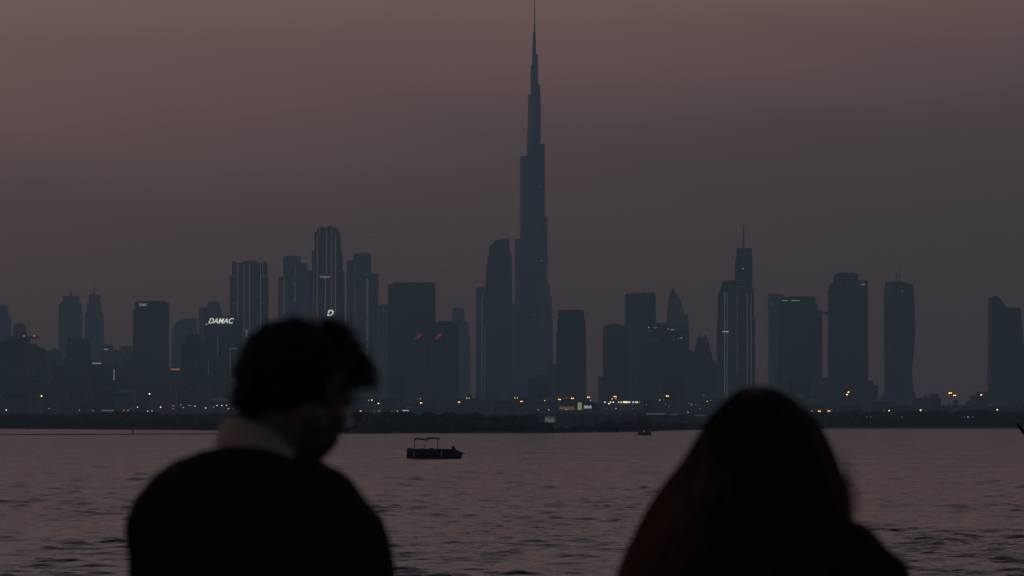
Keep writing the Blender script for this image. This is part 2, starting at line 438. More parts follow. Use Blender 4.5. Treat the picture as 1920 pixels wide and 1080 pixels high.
WHT = glow('cool_strip_light', (.80, .80, .95), .10)
WRM = glow('warm_strip_light', (1.0, .60, .48), .11)
ORG = glow('orange_strip_light', (1.0, .36, .16), .20)
WIN = glow('lit_window_glow', (1.0, .86, .80), .12)
WIN2 = glow('dim_window_glow', (.85, .85, .95), .06)
SGN = glow('white_sign_light', (.97, 1.0, .88), 1.1)
SGD = glow('soft_sign_light', (1.0, .95, .88), .30)
REDL = glow('red_beacon', (1.0, .05, .12), 2.2)
REDS = glow('red_sign_light', (1.0, .12, .10), .13)
SPARK = glow('white_point_light', (.9, .95, 1.0), 1.2)
DIM = glow('dim_point_light', (.9, .92, 1.0), .35)
ORS = glow('orange_sign_light', (1.0, .38, .14), .45)

# --- left end
tower('hazy stepped tower cut by the left edge of the photo', 8200, [(-14, 12, 573), (-16, 17, 590)], g=2)
t = tower('broad dark block at the left edge with a flat roof plate and red roof lights', 4900, [(-40, 47, 640), (-20, 60, 645), (40, 73, 652)], dep=60, g=0)
m = MB(); a = P(6, 634, 4900); b = P(66, 630.5, 4900); m.prism([(a.x + 2, 4890), (b.x - 3, 4890), (b.x, 4896), (b.x, 4944), (a.x, 4950), (a.x, 4894)], a.z, b.z)
a = P(14, 641, 4900); b = P(50, 634, 4900); m.box(a.x, b.x, 4906, 4936, a.z, b.z - .002); m.build('roof_plate', CONC, t)
spot(t, 45.5, 630, 4880, REDL, .95, 'warning_light'); spot(t, 64, 630, 4880, REDL, .95, 'warning_light')
def dome_tower(label, D, x0, x1, yt, rise, g=0, dep=None, power=2.0, finial=0):
    s = D / F; w = (x1 - x0) * s / 2; cx = ((x0 + x1) / 2 - 960) * s; dep = dep or w
    root = empty('domed_tower', (cx, D, GROUND), label, 'tower', 'buildings of the skyline')
    zt = CZ + (HZ - yt) * s; zs = zt - rise * s; rs = []
    N_ = 24
    def ring(f, z): return [(cx + w * f * math.cos(q), D + dep + dep * f * math.sin(q), z) for q in [2 * math.pi * i / N_ for i in range(N_)]]
    m = MB(); m.rings([ring(1, GROUND), ring(1, zs)]); m.build('tower_block', GLASS[g], root)
    m = MB(); m.rings([ring((1 - (k / 8) ** power) ** (1 / power) * .985 if k < 8 else .06, zs + .02 + (zt - zs) * k / 8) for k in range(9)]); m.build('dome', CONC, root)
    if finial: m = MB(); m.tube([(cx, D + dep, zt - 1), (cx, D + dep, zt + finial * s)], [.9, .3], 6); m.build('finial', STEEL, root)
    return root
dome_tower('small round-topped tower rising behind the block with two red roof lights', 6500, 22, 48, 605, 14, 2, power=2.6)
dome_tower('squat domed block with a finial left of the twin spired towers', 5600, 90, 113, 652, 10, 1, finial=5)

def spired(label, D, tiers, fin, g=1, cornice=None):
    root = tower(label, D, tiers, dep=30, style='fins', g=g, plant=False)
    s = D / F; (xa, xb, yb, ym, yt) = fin; cx = ((xa + xb) / 2 - 960) * s; w = (xb - xa) * s / 2; zb = CZ + (HZ - yb) * s; zm = CZ + (HZ - ym) * s; zt = CZ + (HZ - yt) * s
    yc = D + 15; q = lambda f, z: [(cx + f * w * math.cos(t + .785), yc + f * w * math.sin(t + .785), z) for t in (0, 1.5708, 3.1416, 4.7124)]
    m = MB(); m.rings([q(1.2, zb - 2), q(1.2, zb + (zm - zb) * .3), q(.95, zb + (zm - zb) * .35), q(.9, zb + (zm - zb) * .7), q(.35, zm), q(.22, zm + (zt - zm) * .5), q(.08, zt)]); m.build('spire', CONC, root)
    if cornice:
        x0, x1, y = cornice; a = P(x0, y + 2, D); b = P(x1, y, D); m = MB(); m.box(a.x, b.x, D - 1, D + 31, a.z, b.z); m.build('cornice', CONC, root)
    return root
spired('left one of the twin spired towers, broad shoulders under a small crown', 8000, [(110, 151, 571), (118, 147, 556), (113, 149, 566)], (128, 135, 556, 547, 539), 1)
spired('right one of the twin spired towers, slimmer with a flared cornice', 8000, [(159, 192, 588), (163, 188.5, 569), (166, 186, 554), (157, 193, 640)], (170, 179, 554, 547, 531), 1, cornice=(164, 188, 553.5))
tower('dark flat-roofed block in front of the twin spired towers', 5400, [(127, 164, 636), (120, 168, 672)], g=0)
tower('low block joining the domed block to the left edge buildings', 5300, [(72, 92, 658), (60, 98, 673)], g=3, cat='building')
r_ = tower('pale low tower with a lit roof terrace just right of the twin spired towers', 6400, [(193, 209, 647), (190, 226, 657)], g=3, cat='building')
hbar(r_, 195, 203, 655, 6390, DIM, 1.5)
r_ = tower('low hazy block with one small reddish roof light', 6300, [(225, 244, 650), (222, 250, 664)], g=1, cat='building'); spot(r_, 234, 659, 6290, glow('faint_red_light', (1, .35, .3), .5), .9)
tower('mid-rise block below the domed block at the left', 5000, [(97, 121, 685), (84, 126, 700)], g=0, cat='building')
r_ = tower('mid-rise block with a pale lit roof sign, below the right spired tower', 4900, [(166, 216, 684), (160, 190, 690)], g=0, cat='building',
           wins=[(183, 731, 757, 4, 1.4, 1, DIM)], lines=[(214, 713, 692, SGD, .9)])
hbar(r_, 173, 190, 681.5, 4895, SGD, 1.6, name='roof_sign')
tower('wide mid-rise block between the lit vertical strip and the dark sign tower', 5000, [(214, 262, 692), (228, 250, 680)], g=3, cat='building')
t = tower('dark tower with rounded roof corners and small pale lettering at its top left', 5800, [(249.5, 256, 582), (253, 313, 567), (262, 309, 565.5)], g=0, dep=40)
lettering('sign_letters', 'DAMAC', 261, 276, 568.5, 574, 5799, SGD, t, bold=.03)
hbar(t, 264, 265, 590, 5799, WIN2, 9)
tower('mid-rise slab at the foot of the dark rounded-corner tower', 4900, [(262, 292, 676), (270, 318, 700)], g=1, cat='building')
# quarter-round tower
def profile_tower(label, D, prof, g, dep=34, name='skyscraper', cat='skyscraper', foot=None):
    """prof: outline (px,row) clockwise from bottom left over the top to bottom right"""
    s = D / F; root = empty(name, (P((prof[0][0] + prof[-1][0]) / 2, HZ, D).x, D, GROUND), label, cat, 'buildings of the skyline')
    pts = [((x - 960) * s, max(GROUND, CZ + (HZ - y) * s)) for x, y in prof]; n = len(pts)
    m = MB(); e = 1.0
    m.add([(x, D, z) for x, z in pts] + [(x, D + dep, z) for x, z in pts],
          [tuple(range(n))[::-1], tuple(range(n, 2 * n))] + [(i, (i + 1) % n, n + (i + 1) % n, n + i) for i in range(n)])
    # proud floor edges on the face, between the outline's sides
    zmax = max(p[1] for p in pts); z = 14
    while z < zmax - 3:
        xs = []
        for i in range(n - 1):
            (xa, za), (xb, zb) = pts[i], pts[i + 1]
            if (za - z) * (zb - z) < 0: xs.append(xa + (xb - xa) * (z - za) / (zb - za))
        if len(xs) >= 2: m.box(min(xs) + .3, max(xs) - .3, D - .5, D - .002, z, z + .45)
        z += 7.6
    m.build('tower_block', GLASS[g], root); return root
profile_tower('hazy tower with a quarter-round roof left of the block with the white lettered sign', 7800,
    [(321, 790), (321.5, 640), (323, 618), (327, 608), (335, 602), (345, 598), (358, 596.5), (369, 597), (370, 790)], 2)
tower('stepped dark block in front of the quarter-round tower', 4950, [(340, 373, 646), (345, 366, 637), (350, 372, 630), (357, 371, 627.5)], g=0)
r_ = tower('mid-rise block with an orange lit sign left of the stepped dark block', 4800, [(312, 342, 690), (318, 345, 701)], g=1, cat='building')
hbar(r_, 320, 337, 692.5, 4797, ORS, 1.6, name='roof_sign'); spot(r_, 336, 694, 4790, ORG, .8)
tower('hazy block with a raised penthouse behind the white lettered sign', 7200, [(373, 413, 578), (389, 410.5, 568), (391, 407, 566)], g=3)
t = tower('dark block carrying the large white slanted lettered sign', 5200, [(384, 448, 594), (374, 452, 640)], g=0, dep=44)
lettering('sign_letters', 'DAMAC', 391, 438.5, 596.5, 606.5, 5196, SGN, t, shear=.35, bold=.008, depth=1.0)
spot(t, 387.5, 608, 5190, DIM, 1.3); spot(t, 433, 590.8, 5190, WIN, .7)
t = tower('mid-rise block with faint vertical light strips, below the white lettered sign', 4800, [(407.5, 446, 633), (388, 450, 672)], g=2,
          lines=[(408.5, 669, 634, WIN2, 1.0), (408.5, 731, 703, WIN2, 1.0), (391, 703, 675, WIN2, .7)])
t = tower('narrow block outlined by a pale light strip, just left of the man', 4600, [(430, 472, 652)], g=0, lines=[(431.5, 703, 653, WIN2, 1.0)])
hbar(t, 431, 445.5, 653.5, 4600, WIN, .7)
# --- twin-line tower
D = 6500
t = tower('broad tower with four vertical light lines and corner fins', D, [(431, 446, 517), (435, 441.5, 491), (445, 489, 494), (488, 500, 517), (493, 499.5, 491), (455, 482, 490)], g=0, dep=46, plant=False,
          lines=[(446, 640, 496, WHT, 1.0), (457.5, 660, 496, WRM, 1.0), (467.5, 660, 496, WRM, 1.0), (488.3, 640, 496, WHT, 1.0)])
for y in (517.5, 568): hbar(t, 434, 445, y, D, WHT, .8); hbar(t, 489, 499, y, D, WHT, .8)
hbar(t, 462, 484, 493, D, WIN2, .8); hbar(t, 440, 445.5, 626.5, D, WHT, .8)
lettering('sign_letters', 'DAMAC', 460.5, 464.5, 618, 632, D - 3, glow('faint_sign_light', (1, 1, 1), .18), t, bold=.02)
tower('three-step tower with two dotted columns of lit windows', 7000, [(521.5, 532, 520), (531, 563.5, 482), (563, 575.5, 494), (535, 560, 480.5)], g=1, style='floors',
      wins=[(533, 525, 590, 17, 3.2, 1.3, WIN), (553.5, 500, 566, 19, 3.4, 1.3, WIN)])
tower('sliver of a block between the three-step tower and the tallest left tower', 7100, [(575, 590, 514), (578, 586, 508)], g=1, style='floors', wins=[(578.5, 530, 563, 7, 3.5, 1.2, WIN2)])
D = 6200
t = tower('tall tower with red and white vertical light lines and a small lit letter logo', D, [(589.6, 637, 436), (594, 634, 429), (597, 632, 427), (614, 622, 424.8), (585, 640, 471), (581, 644.5, 508)], g=0, dep=44, plant=False,
          lines=[(595, 600, 440, WRM, 1.0, 2), (594.6, 600, 545, ORG, .7, 2.5), (599, 440, 428, WHT, .9, 2), (612, 513, 428, WRM, 1.0, 2), (610, 582, 522, WRM, 1.0, 2), (621.7, 580, 426, WRM, 1.0, 2),
                 (629, 610, 438, glow('rosy_strip_light', (1, .45, .5), .13), 1.1, 2), (588.5, 600, 500, WIN2, 1.0, 2), (647, 604, 512, WIN2, 1.4, 2)])
lettering('sign_letters', 'DAMAC', 600, 619, 517.3, 521, D - 5, SGD, t, bold=.03)
# slanted D logo: ring letter with an open lower left
lettering('logo_letter', 'D', 613, 625.5, 581, 592.5, D - 8, SGN, t, shear=.3, bold=.03, depth=1.0)
hbar(t, 612, 616.5, 588, D - 12, GLASS[0], 1.2, name='logo_slit')
tower('tall three-step tower with two dotted columns of lit windows, right of the man', 6800, [(650, 664, 489), (662.5, 695, 477), (694.5, 708.5, 514), (668, 690, 475.5)], g=1, style='floors',
      wins=[(665.5, 497, 630, 38, 2.6, 1.5, WIN2), (688.7, 524, 672, 44, 4.0, 1.5, WIN), (708.6, 600, 690, 14, 1.0, 2, WIN2)])
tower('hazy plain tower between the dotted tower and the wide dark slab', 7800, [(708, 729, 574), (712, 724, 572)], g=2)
t = tower('wide dark slab tower with a flat roof', 5600, [(728, 814.5, 534), (736, 814, 530.5)], g=0, dep=50)
for x, y in ((778, 686), (790, 690), (792, 699), (795, 687)): spot(t, x, y, 5590, WIN2, .8, 'lit_window')
def swoosh(root, x, y, D):
    m = MB(); s = D / F
    pts = [(-9, 4), (-3, 3), (1, .5), (4, -2.5), (9, -4)]
    m.tube([(P(x + a * .85, y + b * .85, D).x, D - 3, P(x, y + b * .85, D).z) for a, b in pts], [.5, 1.6, 2.1, 1.6, .5], 6)
    m.tube([(P(x + a, y + b, D).x, D - 3.4, P(x, y + b, D).z) for a, b in ((-1, -3), (3, -4.5), (8, -3.4))], [.4, .8, .3], 6)
    m.build('logo', REDS, root)
t = tower('dark block with a red logo, in front of the wide dark slab', 5300, [(752, 813, 618), (765, 806, 613)], g=2, dep=30); swoosh(t, 784, 631, 5296)
t = tower('dark tower with a red logo at its left top, right of the wide slab', 5150, [(812, 858, 606), (822, 852, 603.5)], g=0, dep=30); swoosh(t, 822, 631, 5146)
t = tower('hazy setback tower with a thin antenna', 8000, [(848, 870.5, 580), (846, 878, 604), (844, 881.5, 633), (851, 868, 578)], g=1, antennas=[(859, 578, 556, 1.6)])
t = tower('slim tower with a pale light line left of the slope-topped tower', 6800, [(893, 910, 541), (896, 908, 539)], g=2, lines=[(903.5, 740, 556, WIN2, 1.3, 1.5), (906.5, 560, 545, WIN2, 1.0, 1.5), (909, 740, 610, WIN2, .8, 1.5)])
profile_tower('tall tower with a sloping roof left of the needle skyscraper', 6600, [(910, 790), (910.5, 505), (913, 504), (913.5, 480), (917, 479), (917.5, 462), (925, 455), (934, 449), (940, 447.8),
      (955, 447.8), (955.5, 466), (959.5, 480), (960, 520), (961, 560), (961.5, 790)], 2, dep=40)

# --- the needle skyscraper: hexagonal core, three wings that step back in turn
D = 7500; s = D / F; cx = (1002.2 - 960) * s; cy = D + 45
needle = empty('needle_skyscraper', (cx, cy, GROUND), 'tallest needle-shaped skyscraper with stepped setbacks and a thin spire', 'skyscraper', 'buildings of the skyline')
zz = lambda y: CZ + (HZ - y) * s
def wing(name, ang, steps, width):
    """steps: (distance of the outer edge from the core in m, row of the top)"""
    m = MB(); u = Vector((math.cos(ang), math.sin(ang))); v = Vector((-u.y, u.x))
    for k, (ex, yt) in enumerate(steps):
        w = width * (1 - .06 * (len(steps) - 1 - k) / max(1, len(steps))) - (len(steps) - 1 - k) * .3
        w = min(w, max(2.2, ex)) ; ring = []
        c = Vector((cx, cy)); rad = w / 2; L_ = max(.5, ex - rad * .75)
        ring.append(c + v * rad); ring.append(c - v * rad)
        for q in range(9):
            a = -math.pi / 2 + math.pi * q / 8; ring.append(c + u * (L_ + rad * .75 * math.cos(a)) + v * rad * math.sin(a))
        m.prism([(p.x, p.y) for p in ring], GROUND, zz(yt))
        # steel fins on the rounded end
        for q in (1, 2.5, 4, 5.5, 7):
            a = -math.pi / 2 + math.pi * q / 8; p = c + u * (L_ + (rad * .75 + .2) * math.cos(a)) + v * (rad + .2) * math.sin(a)
            m.box(p.x - .3, p.x + .3, p.y - .3, p.y + .3, GROUND + 10, zz(yt) + 1.5)
    return m.build(name, GLASS[0], needle)
px = lambda n: n * s
# the wings point left, right (both a little toward the camera) and away
kL = 1 / math.cos(R(30)); 
wing('wing', R(210), [(px(12.5) * kL, 247), (px(25) * kL, 291), (px(35) * kL, 447), (px(41.5) * kL, 568), (px(46) * kL, 690)], 25)
wing('wing', R(-30), [(px(17.8) * kL, 267), (px(22.8) * kL, 405), (px(26.8) * kL, 531), (px(30.8) * kL, 556), (px(32.8) * kL, 600), (px(38) * kL, 700)], 24)
wing('wing', R(90), [(14, 230), (28, 330), (40, 480), (50, 620)], 24)
m = MB()
for k, (xa, xb, yt) in enumerate([(987.8, 1014.6, 240), (989.3, 1014.6, 193), (989.6, 1014.4, 174), (994.6, 1013.2, 155), (994.8, 1009.2, 118), (997.6, 1009, 98), (998.2, 1005.2, 80), (999.0, 1005.0, 61),
                                 (1000, 1004.6, 55), (1000.9, 1004.1, 42), (1001.6, 1003.6, 28)]):
    a = (xa - 960) * s; b = (xb - 960) * s; c = (a + b) / 2; r = (b - a) / 2
    m.prism([(c + r * math.cos(q) / (math.cos(R(22.5)) if 0 else 1), cy - k * .02 + r * math.sin(q)) for q in [2 * math.pi * i / 16 for i in range(16)]], GROUND if k == 0 else zz(260) + k, zz(yt))
m.build('core', GLASS[2], needle)
m = MB(); c = (1002.6 - 960) * s; m.tube([(c, cy, zz(30)), (c, cy, zz(14)), (c, cy, zz(0)), (c, cy, zz(-12))], [1.15, .85, .6, .3], 8); m.build('spire', STEEL, needle)
for x, y in ((1014, 267.5), (1012, 348), (1014, 488), (1015, 602)): hbar(needle, x - 2.2, x + 2.2, y, D, DIM, .7, -10)

t = tower('plain dark slab tower with chamfered shoulders right of the needle skyscraper', 5400, [(1044.4, 1098.5, 622), (1046, 1097.5, 600), (1047.5, 1095, 583), (1052, 1092, 581.8)], g=0, dep=40, plant=False)
tower('low link block at the foot of the needle skyscraper', 5500, [(1028, 1050, 684)], g=3, cat='building')
tower('low stepped block left of the wide grey slab', 5700, [(1123.5, 1136, 707)], g=3, cat='building')
tower('grey slab tower of middle height left of the taller flat-roofed one', 5650, [(1132.5, 1176, 611.5), (1142, 1162, 608)], g=0, plant=False)
t = tower('tall flat-roofed tower with a small rooftop machine', 6000, [(1173, 1229, 552), (1181, 1228.5, 550)], g=2, plant=False, antennas=[(1207, 550, 543.5, 3)])
t = tower('broad stepped block with small lights along its roof edge', 5200, [(1205, 1292, 622), (1208, 1284, 612.5), (1226, 1250, 606.5), (1200, 1294, 660)], g=1, dep=50, plant=False,
          wins=[(1215, 637, 637, 1, .9, 7, WIN2), (1220, 637, 637, 1, .9, 7, WIN2), (1226, 637, 637, 1, .9, 7, WIN2), (1231, 637, 637, 1, .9, 7, WIN2), (1262, 636, 636, 1, .9, 6, WIN2)])
for x, y, mm, r in ((1216, 614, SPARK, .6), (1228, 614.5, DIM, .8), (1231, 614.3, DIM, .6), (1253, 617, DIM, .8), (1259, 618, SPARK, .55), (1262, 618, SPARK, .55), (1272, 634, WIN, 1.1), (1277.5, 634, SPARK, .6)): spot(t, x, y, 5180, mm, r)
hbar(t, 1212, 1224, 620.5, 5190, WIN2, .9); hbar(t, 1266, 1283, 617.5, 5190, WIN2, .5)
t = profile_tower('hazy pointed tower with a curved sail-like side', 7200, [(1249.5, 790), (1250, 605), (1252, 585), (1254.5, 562), (1258, 548), (1261, 541), (1261.8, 537), (1263, 541), (1266, 547), (1270, 553), (1274, 558), (1277, 564),
      (1279.5, 574), (1281, 582), (1284, 589), (1291, 590.5), (1291.5, 790)], 1)
m = MB(); m.tube([P(1290, 592, 7215), P(1290, 570, 7215)], [.8, .4], 6); m.build('antenna', STEEL, t); spot(t, 1270, 552.5, 7190, DIM, .8); spot(t, 1276, 584, 7190, DIM, .8)
t = profile_tower('dark tapering tower with two small roof horns', 5600, [(1293, 790), (1293, 657), (1302, 659), (1303.5, 652), (1307, 640), (1310, 631), (1313, 631), (1314, 626.5), (1316, 632), (1320, 631), (1322, 626), (1324, 630), (1326.5, 634), (1330, 646),
      (1333.5, 659), (1336, 670), (1337.5, 677), (1345, 677), (1345.5, 790)], 0)
D = 6000
t = tower('tall tower with vertical light lines, a side block and a mast', D, [(1381.8, 1410, 466.5), (1380, 1411, 485), (1356, 1382, 526.5), (1352.5, 1411.5, 537), (1348.5, 1413.5, 548), (1347.5, 1415.6, 597)], g=0, dep=44, plant=False,
          antennas=[(1395.6, 466, 419, 4.2)], lines=[(1358.5, 770, 548, glow('straw_strip_light', (1, .85, .6), .11), 1.1, 2), (1363, 770, 546, WHT, .9, 2), (1382, 700, 549, WIN2, .9, 2), (1400.7, 770, 549, WHT, .9, 2), (1408.3, 770, 549, WRM, .9, 2)])
hbar(t, 1354.5, 1366, 622, D - 3, glow('pale_sign_light', (.95, 1, .7), .6), 1.3, name='lit_sign'); spot(t, 1393, 504, D - 6, SPARK, .6); hbar(t, 1383, 1400, 537.5, D, WIN2, .7)
t = tower('lighter tower on the left flank of the dark stepped tower', 6900, [(1442, 1471, 553), (1442.8, 1466, 551.5)], g=1, style='floors', lines=[(1446, 574, 566, WIN, 1.0, 1.5)])
D = 5800
t = tower('dark stepped tower with a crane jib on its right side', D, [(1465.5, 1529.5, 558), (1478, 1526, 556.8), (1463, 1541, 584), (1500, 1533, 571)], g=0, dep=44, plant=False)
hbar(t, 1466, 1477, 563.5, D - 3, DIM, .9, name='lit_sign'); hbar(t, 1483, 1499, 563.5, D - 3, DIM, 1.1, name='lit_sign')
m = MB()
for z0 in (584, 588.6): a = P(1536, z0 + 1.1, D); b = P(1553, z0, D); m.box(a.x, b.x, D + 10, D + 12, a.z, b.z)
a = P(1546, 590, D); b = P(1552, 586, D); m.box(a.x, b.x, D + 9, D + 13, a.z, b.z)
for i in range(8):
    a = P(1538 + i * 2, 588.8, D); b = P(1539 + i * 2, 584.5, D); m.tube([(a.x, D + 10.6, a.z), (b.x, D + 10.6, b.z)], .8, 4)
m.build('crane_jib', STEEL, t)
tower('low dark block between the crane tower and the tall double tower', 5500, [(1538, 1560, 709)], g=3, cat='building')
t = tower('tall dark double tower with a raised centre and a low stepped wing', 5800, [(1557.5, 1567, 532), (1566, 1609, 514), (1568, 1603, 512), (1608, 1627, 527), (1557, 1627.5, 540)], g=2, dep=46)
hbar(t, 1614, 1622, 533, 5797, DIM, .9)
tower('low stepped wing at the right foot of the tall double tower', 5700, [(1624, 1638, 715), (1624, 1646, 723)], g=0, cat='building')
# twisted tower: rounded square floors that turn as they rise
D = 6000; s = D / F; root = empty('skyscraper', (P(1689, HZ, D).x, D, GROUND), 'curving twisted tower with two thin roof masts', 'skyscraper', 'buildings of the skyline')
prof = [(527, 1663, 1714.5), (540, 1661.5, 1715.2), (551, 1660.3, 1716), (580, 1660, 1717.6), (607, 1660, 1718.6), (630, 1660.3, 1718.2), (650, 1660.8, 1717), (668, 1661.3, 1714.6), (682, 1661.6, 1712.8), (700, 1662, 1712), (715, 1662, 1713.2), (728, 1661.5, 1715), (790, 1661, 1716)]
m = MB(); rs = []
yy = 790
def lerp_prof(y):
    for (a, l0, r0), (b, l1, r1) in zip(prof, prof[1:]):
        if a <= y <= b: t_ = (y - a) / (b - a); return l0 + (l1 - l0) * t_, r0 + (r1 - r0) * t_
    return prof[0][1:]
rows = 74
for k in range(rows):
    y = 790 - (790 - 527.5) * k / (rows - 1); l, r = lerp_prof(max(527, y)); z0 = max(GROUND, CZ + (HZ - y) * s)
    c = ((l + r) / 2 - 960) * s; h = (r - l) / 2 * s; tw = R(24) * k / rows; ring = []
    pp = []
    for i in range(32):
        t_ = 2 * math.pi * i / 32; q = 1 / (abs(math.cos(t_)) ** 4 + abs(math.sin(t_)) ** 4) ** .25
        pp.append((q * math.cos(t_ + tw), q * math.sin(t_ + tw)))
    ex = max(abs(p[0]) for p in pp)
    zt = z0
    for (a, b) in pp:
        xx = c + a / ex * h; ring.append((xx, D + 24 + b / ex * h * .9, z0 - (max(0, a / ex) ** 1.5 * 7 if k == rows - 1 else 0)))
    rs.append(ring)
m.rings(rs); m.build('tower_block', mat('matt_curtain_wall', (.05, .06, .07), .75, grid=(7, 3.9, (.09, .095, .10), .3)), root)
m = MB()
for k in range(4, rows - 3, 4):
    m.rings([[(p[0] + (p[0] - rs[k][0][0]) * 0, p[1], p[2]) for p in rs[k]], [(p[0], p[1], p[2] + .01) for p in rs[k]]], cap=False)
for x, y in ((1683.6, 512), (1690, 513)):
    m2 = MB(); m2.tube([(P(x, 530, D).x, D + 24, P(x, 530, D).z), (P(x, y, D).x, D + 24, P(x, y, D).z)], [1.3, .7], 6); m2.build('mast', STEEL, root)
m2 = MB(); m2.tube([(P(1688, 520, D).x, D + 30, P(x, 520, D).z), (P(1693, 486, D).x, D + 30, P(x, 486, D).z)], [.35, .25], 5); m2.build('mast', STEEL, root)
spot(root, 1691.7, 545, D - 4, SPARK, .75); hbar(root, 1664, 1672, 540, D - 3, WIN2, .8)
profile_tower('flared podium at the foot of the twisted tower', 5950, [(1640, 790), (1646, 752), (1653, 745), (1660, 735), (1664, 728), (1712, 728), (1718, 745), (1722, 790)], 3, name='podium', cat='building', dep=30)
profile_tower('dark tower with a slanted shoulder at the right edge', 5400, [(1858.5, 790), (1859, 557), (1863, 555), (1873, 556), (1878, 563), (1883, 572), (1888, 577.5), (1912, 577), (1914.5, 578.5), (1915, 600), (1917, 618), (1918, 640), (1926, 642), (1930, 790)], 0, dep=44)

# ------------------------------------------------------------------ low city along the horizon
ANCH = [(-60, 75, 'the red-lit broad block'), (75, 110, 'the squat domed block'), (110, 155, 'the left spired tower'), (155, 196, 'the right spired tower'),
        (196, 249, 'the hazy low roofs'), (249, 316, 'the dark rounded-corner tower'), (316, 374, 'the quarter-round tower'), (374, 446, 'the white lettered sign'),
        (446, 660, 'the man\'s head'), (660, 728, 'the right dotted-window tower'), (728, 816, 'the wide dark slab tower'), (816, 885, 'the thin-antenna tower'),
        (885, 962, 'the slope-topped tower'), (962, 1040, 'the needle skyscraper'), (1040, 1101, 'the chamfered slab tower'), (1101, 1176, 'the middle-height grey slab'),
        (1176, 1205, 'the flat rooftop-machine tower'), (1205, 1293, 'the broad roof-light block'), (1293, 1347, 'the two-horned tower'), (1347, 1440, 'the masted tower'),
        (1440, 1545, 'the crane tower'), (1545, 1650, 'the tall double tower'), (1650, 1722, 'the twisted tower'), (1722, 1800, 'the open sky gap'),
        (1800, 1856, 'the right low wide block'), (1856, 2000, 'the slanted-shoulder tower')]
ORD = ['first', 'second', 'third', 'fourth', 'fifth', 'sixth', 'seventh', 'eighth', 'ninth', 'tenth', 'eleventh', 'twelfth', 'thirteenth', 'fourteenth', 'fifteenth', 'sixteenth', 'seventeenth', 'eighteenth', 'nineteenth', 'twentieth']
def anchor(x):
    for a, b, n_ in ANCH:
        if a <= x < b: return n_
    return ANCH[-1][2]
def number(items, phrase):
    """items: [(x, thing, adjective)] -> labels that count from the left under each landmark"""
    by = {}
    for x, o, adj in sorted(items, key=lambda i: i[0]): by.setdefault((anchor(x), adj), []).append(o)
    for (an, adj), os_ in by.items():
        for k, o in enumerate(os_):
            o['label'] = phrase.format(ord='' if len(os_) == 1 else ', ' + ORD[k] + ' from the left', adj=adj, an=an).strip()

rnd = random.Random(21); low = []
def low_block(x0, x1, yt, D, kind, g):
    s = D / F; a = (x0 - 960) * s; b = (x1 - 960) * s; zt = CZ + (HZ - yt) * s; dep = rnd.uniform(22, 40)
    root = empty('low_building', ((a + b) / 2, D, GROUND), 'x', 'building', 'low buildings along the horizon')
    m = MB(); m.box(a, b, D, D + dep, GROUND, zt)
    z = GROUND + 3
    while z < zt - 2: m.box(a - .3, b + .3, D - .5, D + dep + .3, z, z + .4); z += 3.8
    m.build('wall', GLASS[g], root)
    m = MB(); m.box(a - .3, b + .3, D - .6, D + dep + .3, zt + .002, zt + .9)
    w = b - a
    if kind == 'stepped': m.box(a + w * .25, a + w * .8, D + 3, D + dep - 4, zt + .9, zt + 5.5)
    elif kind == 'flat-roofed': m.box(a + w * .6, a + w * .72, D + 5, D + 10, zt + .9, zt + 3.2)
    elif kind == 'two-towered':
        m.box(a + w * .08, a + w * .26, D + 3, D + 12, zt + .9, zt + 6.5); m.box(a + w * .66, a + w * .84, D + 3, D + 12, zt + .9, zt + 5.2)
    else: m.prism([(a, D), (b, D), (b, D + dep), (a, D + dep)], zt + .9, zt + 5, top=[(a + w * .3, D + dep * .45), (b - w * .3, D + dep * .45), (b - w * .3, D + dep * .55), (a + w * .3, D + dep * .55)])
    m.build('roof', CONC, root)
    low.append(((x0 + x1) / 2, root, kind))
KD = ['flat-roofed', 'stepped', 'two-towered', 'hip-roofed']
x = -20
while x < 1935:
    w = rnd.uniform(20, 52)
    yt = rnd.uniform(728, 756) if x < 440 else (rnd.uniform(744, 758) if x < 1560 else rnd.uniform(752, 764))
    if 878 < x + w and x < 893: yt = max(yt, 744)
    if 1098 < x + w and x < 1124: yt = max(yt, 754)
    if 1722 < x + w and x < 1765: yt = 746 + rnd.random() * 2
    if 1765 <= x + w / 2 < 1812: yt = 761
    if 1812 <= x + w / 2 < 1856: yt = 743
    low_block(x, x + w, yt, rnd.uniform(4100, 4500), rnd.choice(KD), rnd.choice([0, 1, 3]))
    x += w * rnd.uniform(.86, .99)
for (a, b, yt) in ((20, 55, 704), (60, 100, 712), (130, 165, 706), (216, 245, 712), (288, 322, 716), (345, 380, 690), (385, 420, 708), (420, 460, 716), (735, 760, 700), (990, 1030, 712), (1240, 1280, 712), (1478, 1520, 712)):
    low_block(a, b, yt, rnd.uniform(4550, 4650), 'flat-roofed' if a % 2 else 'stepped', 0)
number(low, '{adj} low building below {an}{ord}')
for _, o, k in low:
    o['label'] = o['label'].replace('below the man\'s head', 'behind the man\'s head').replace('below the gap', 'under the gap')

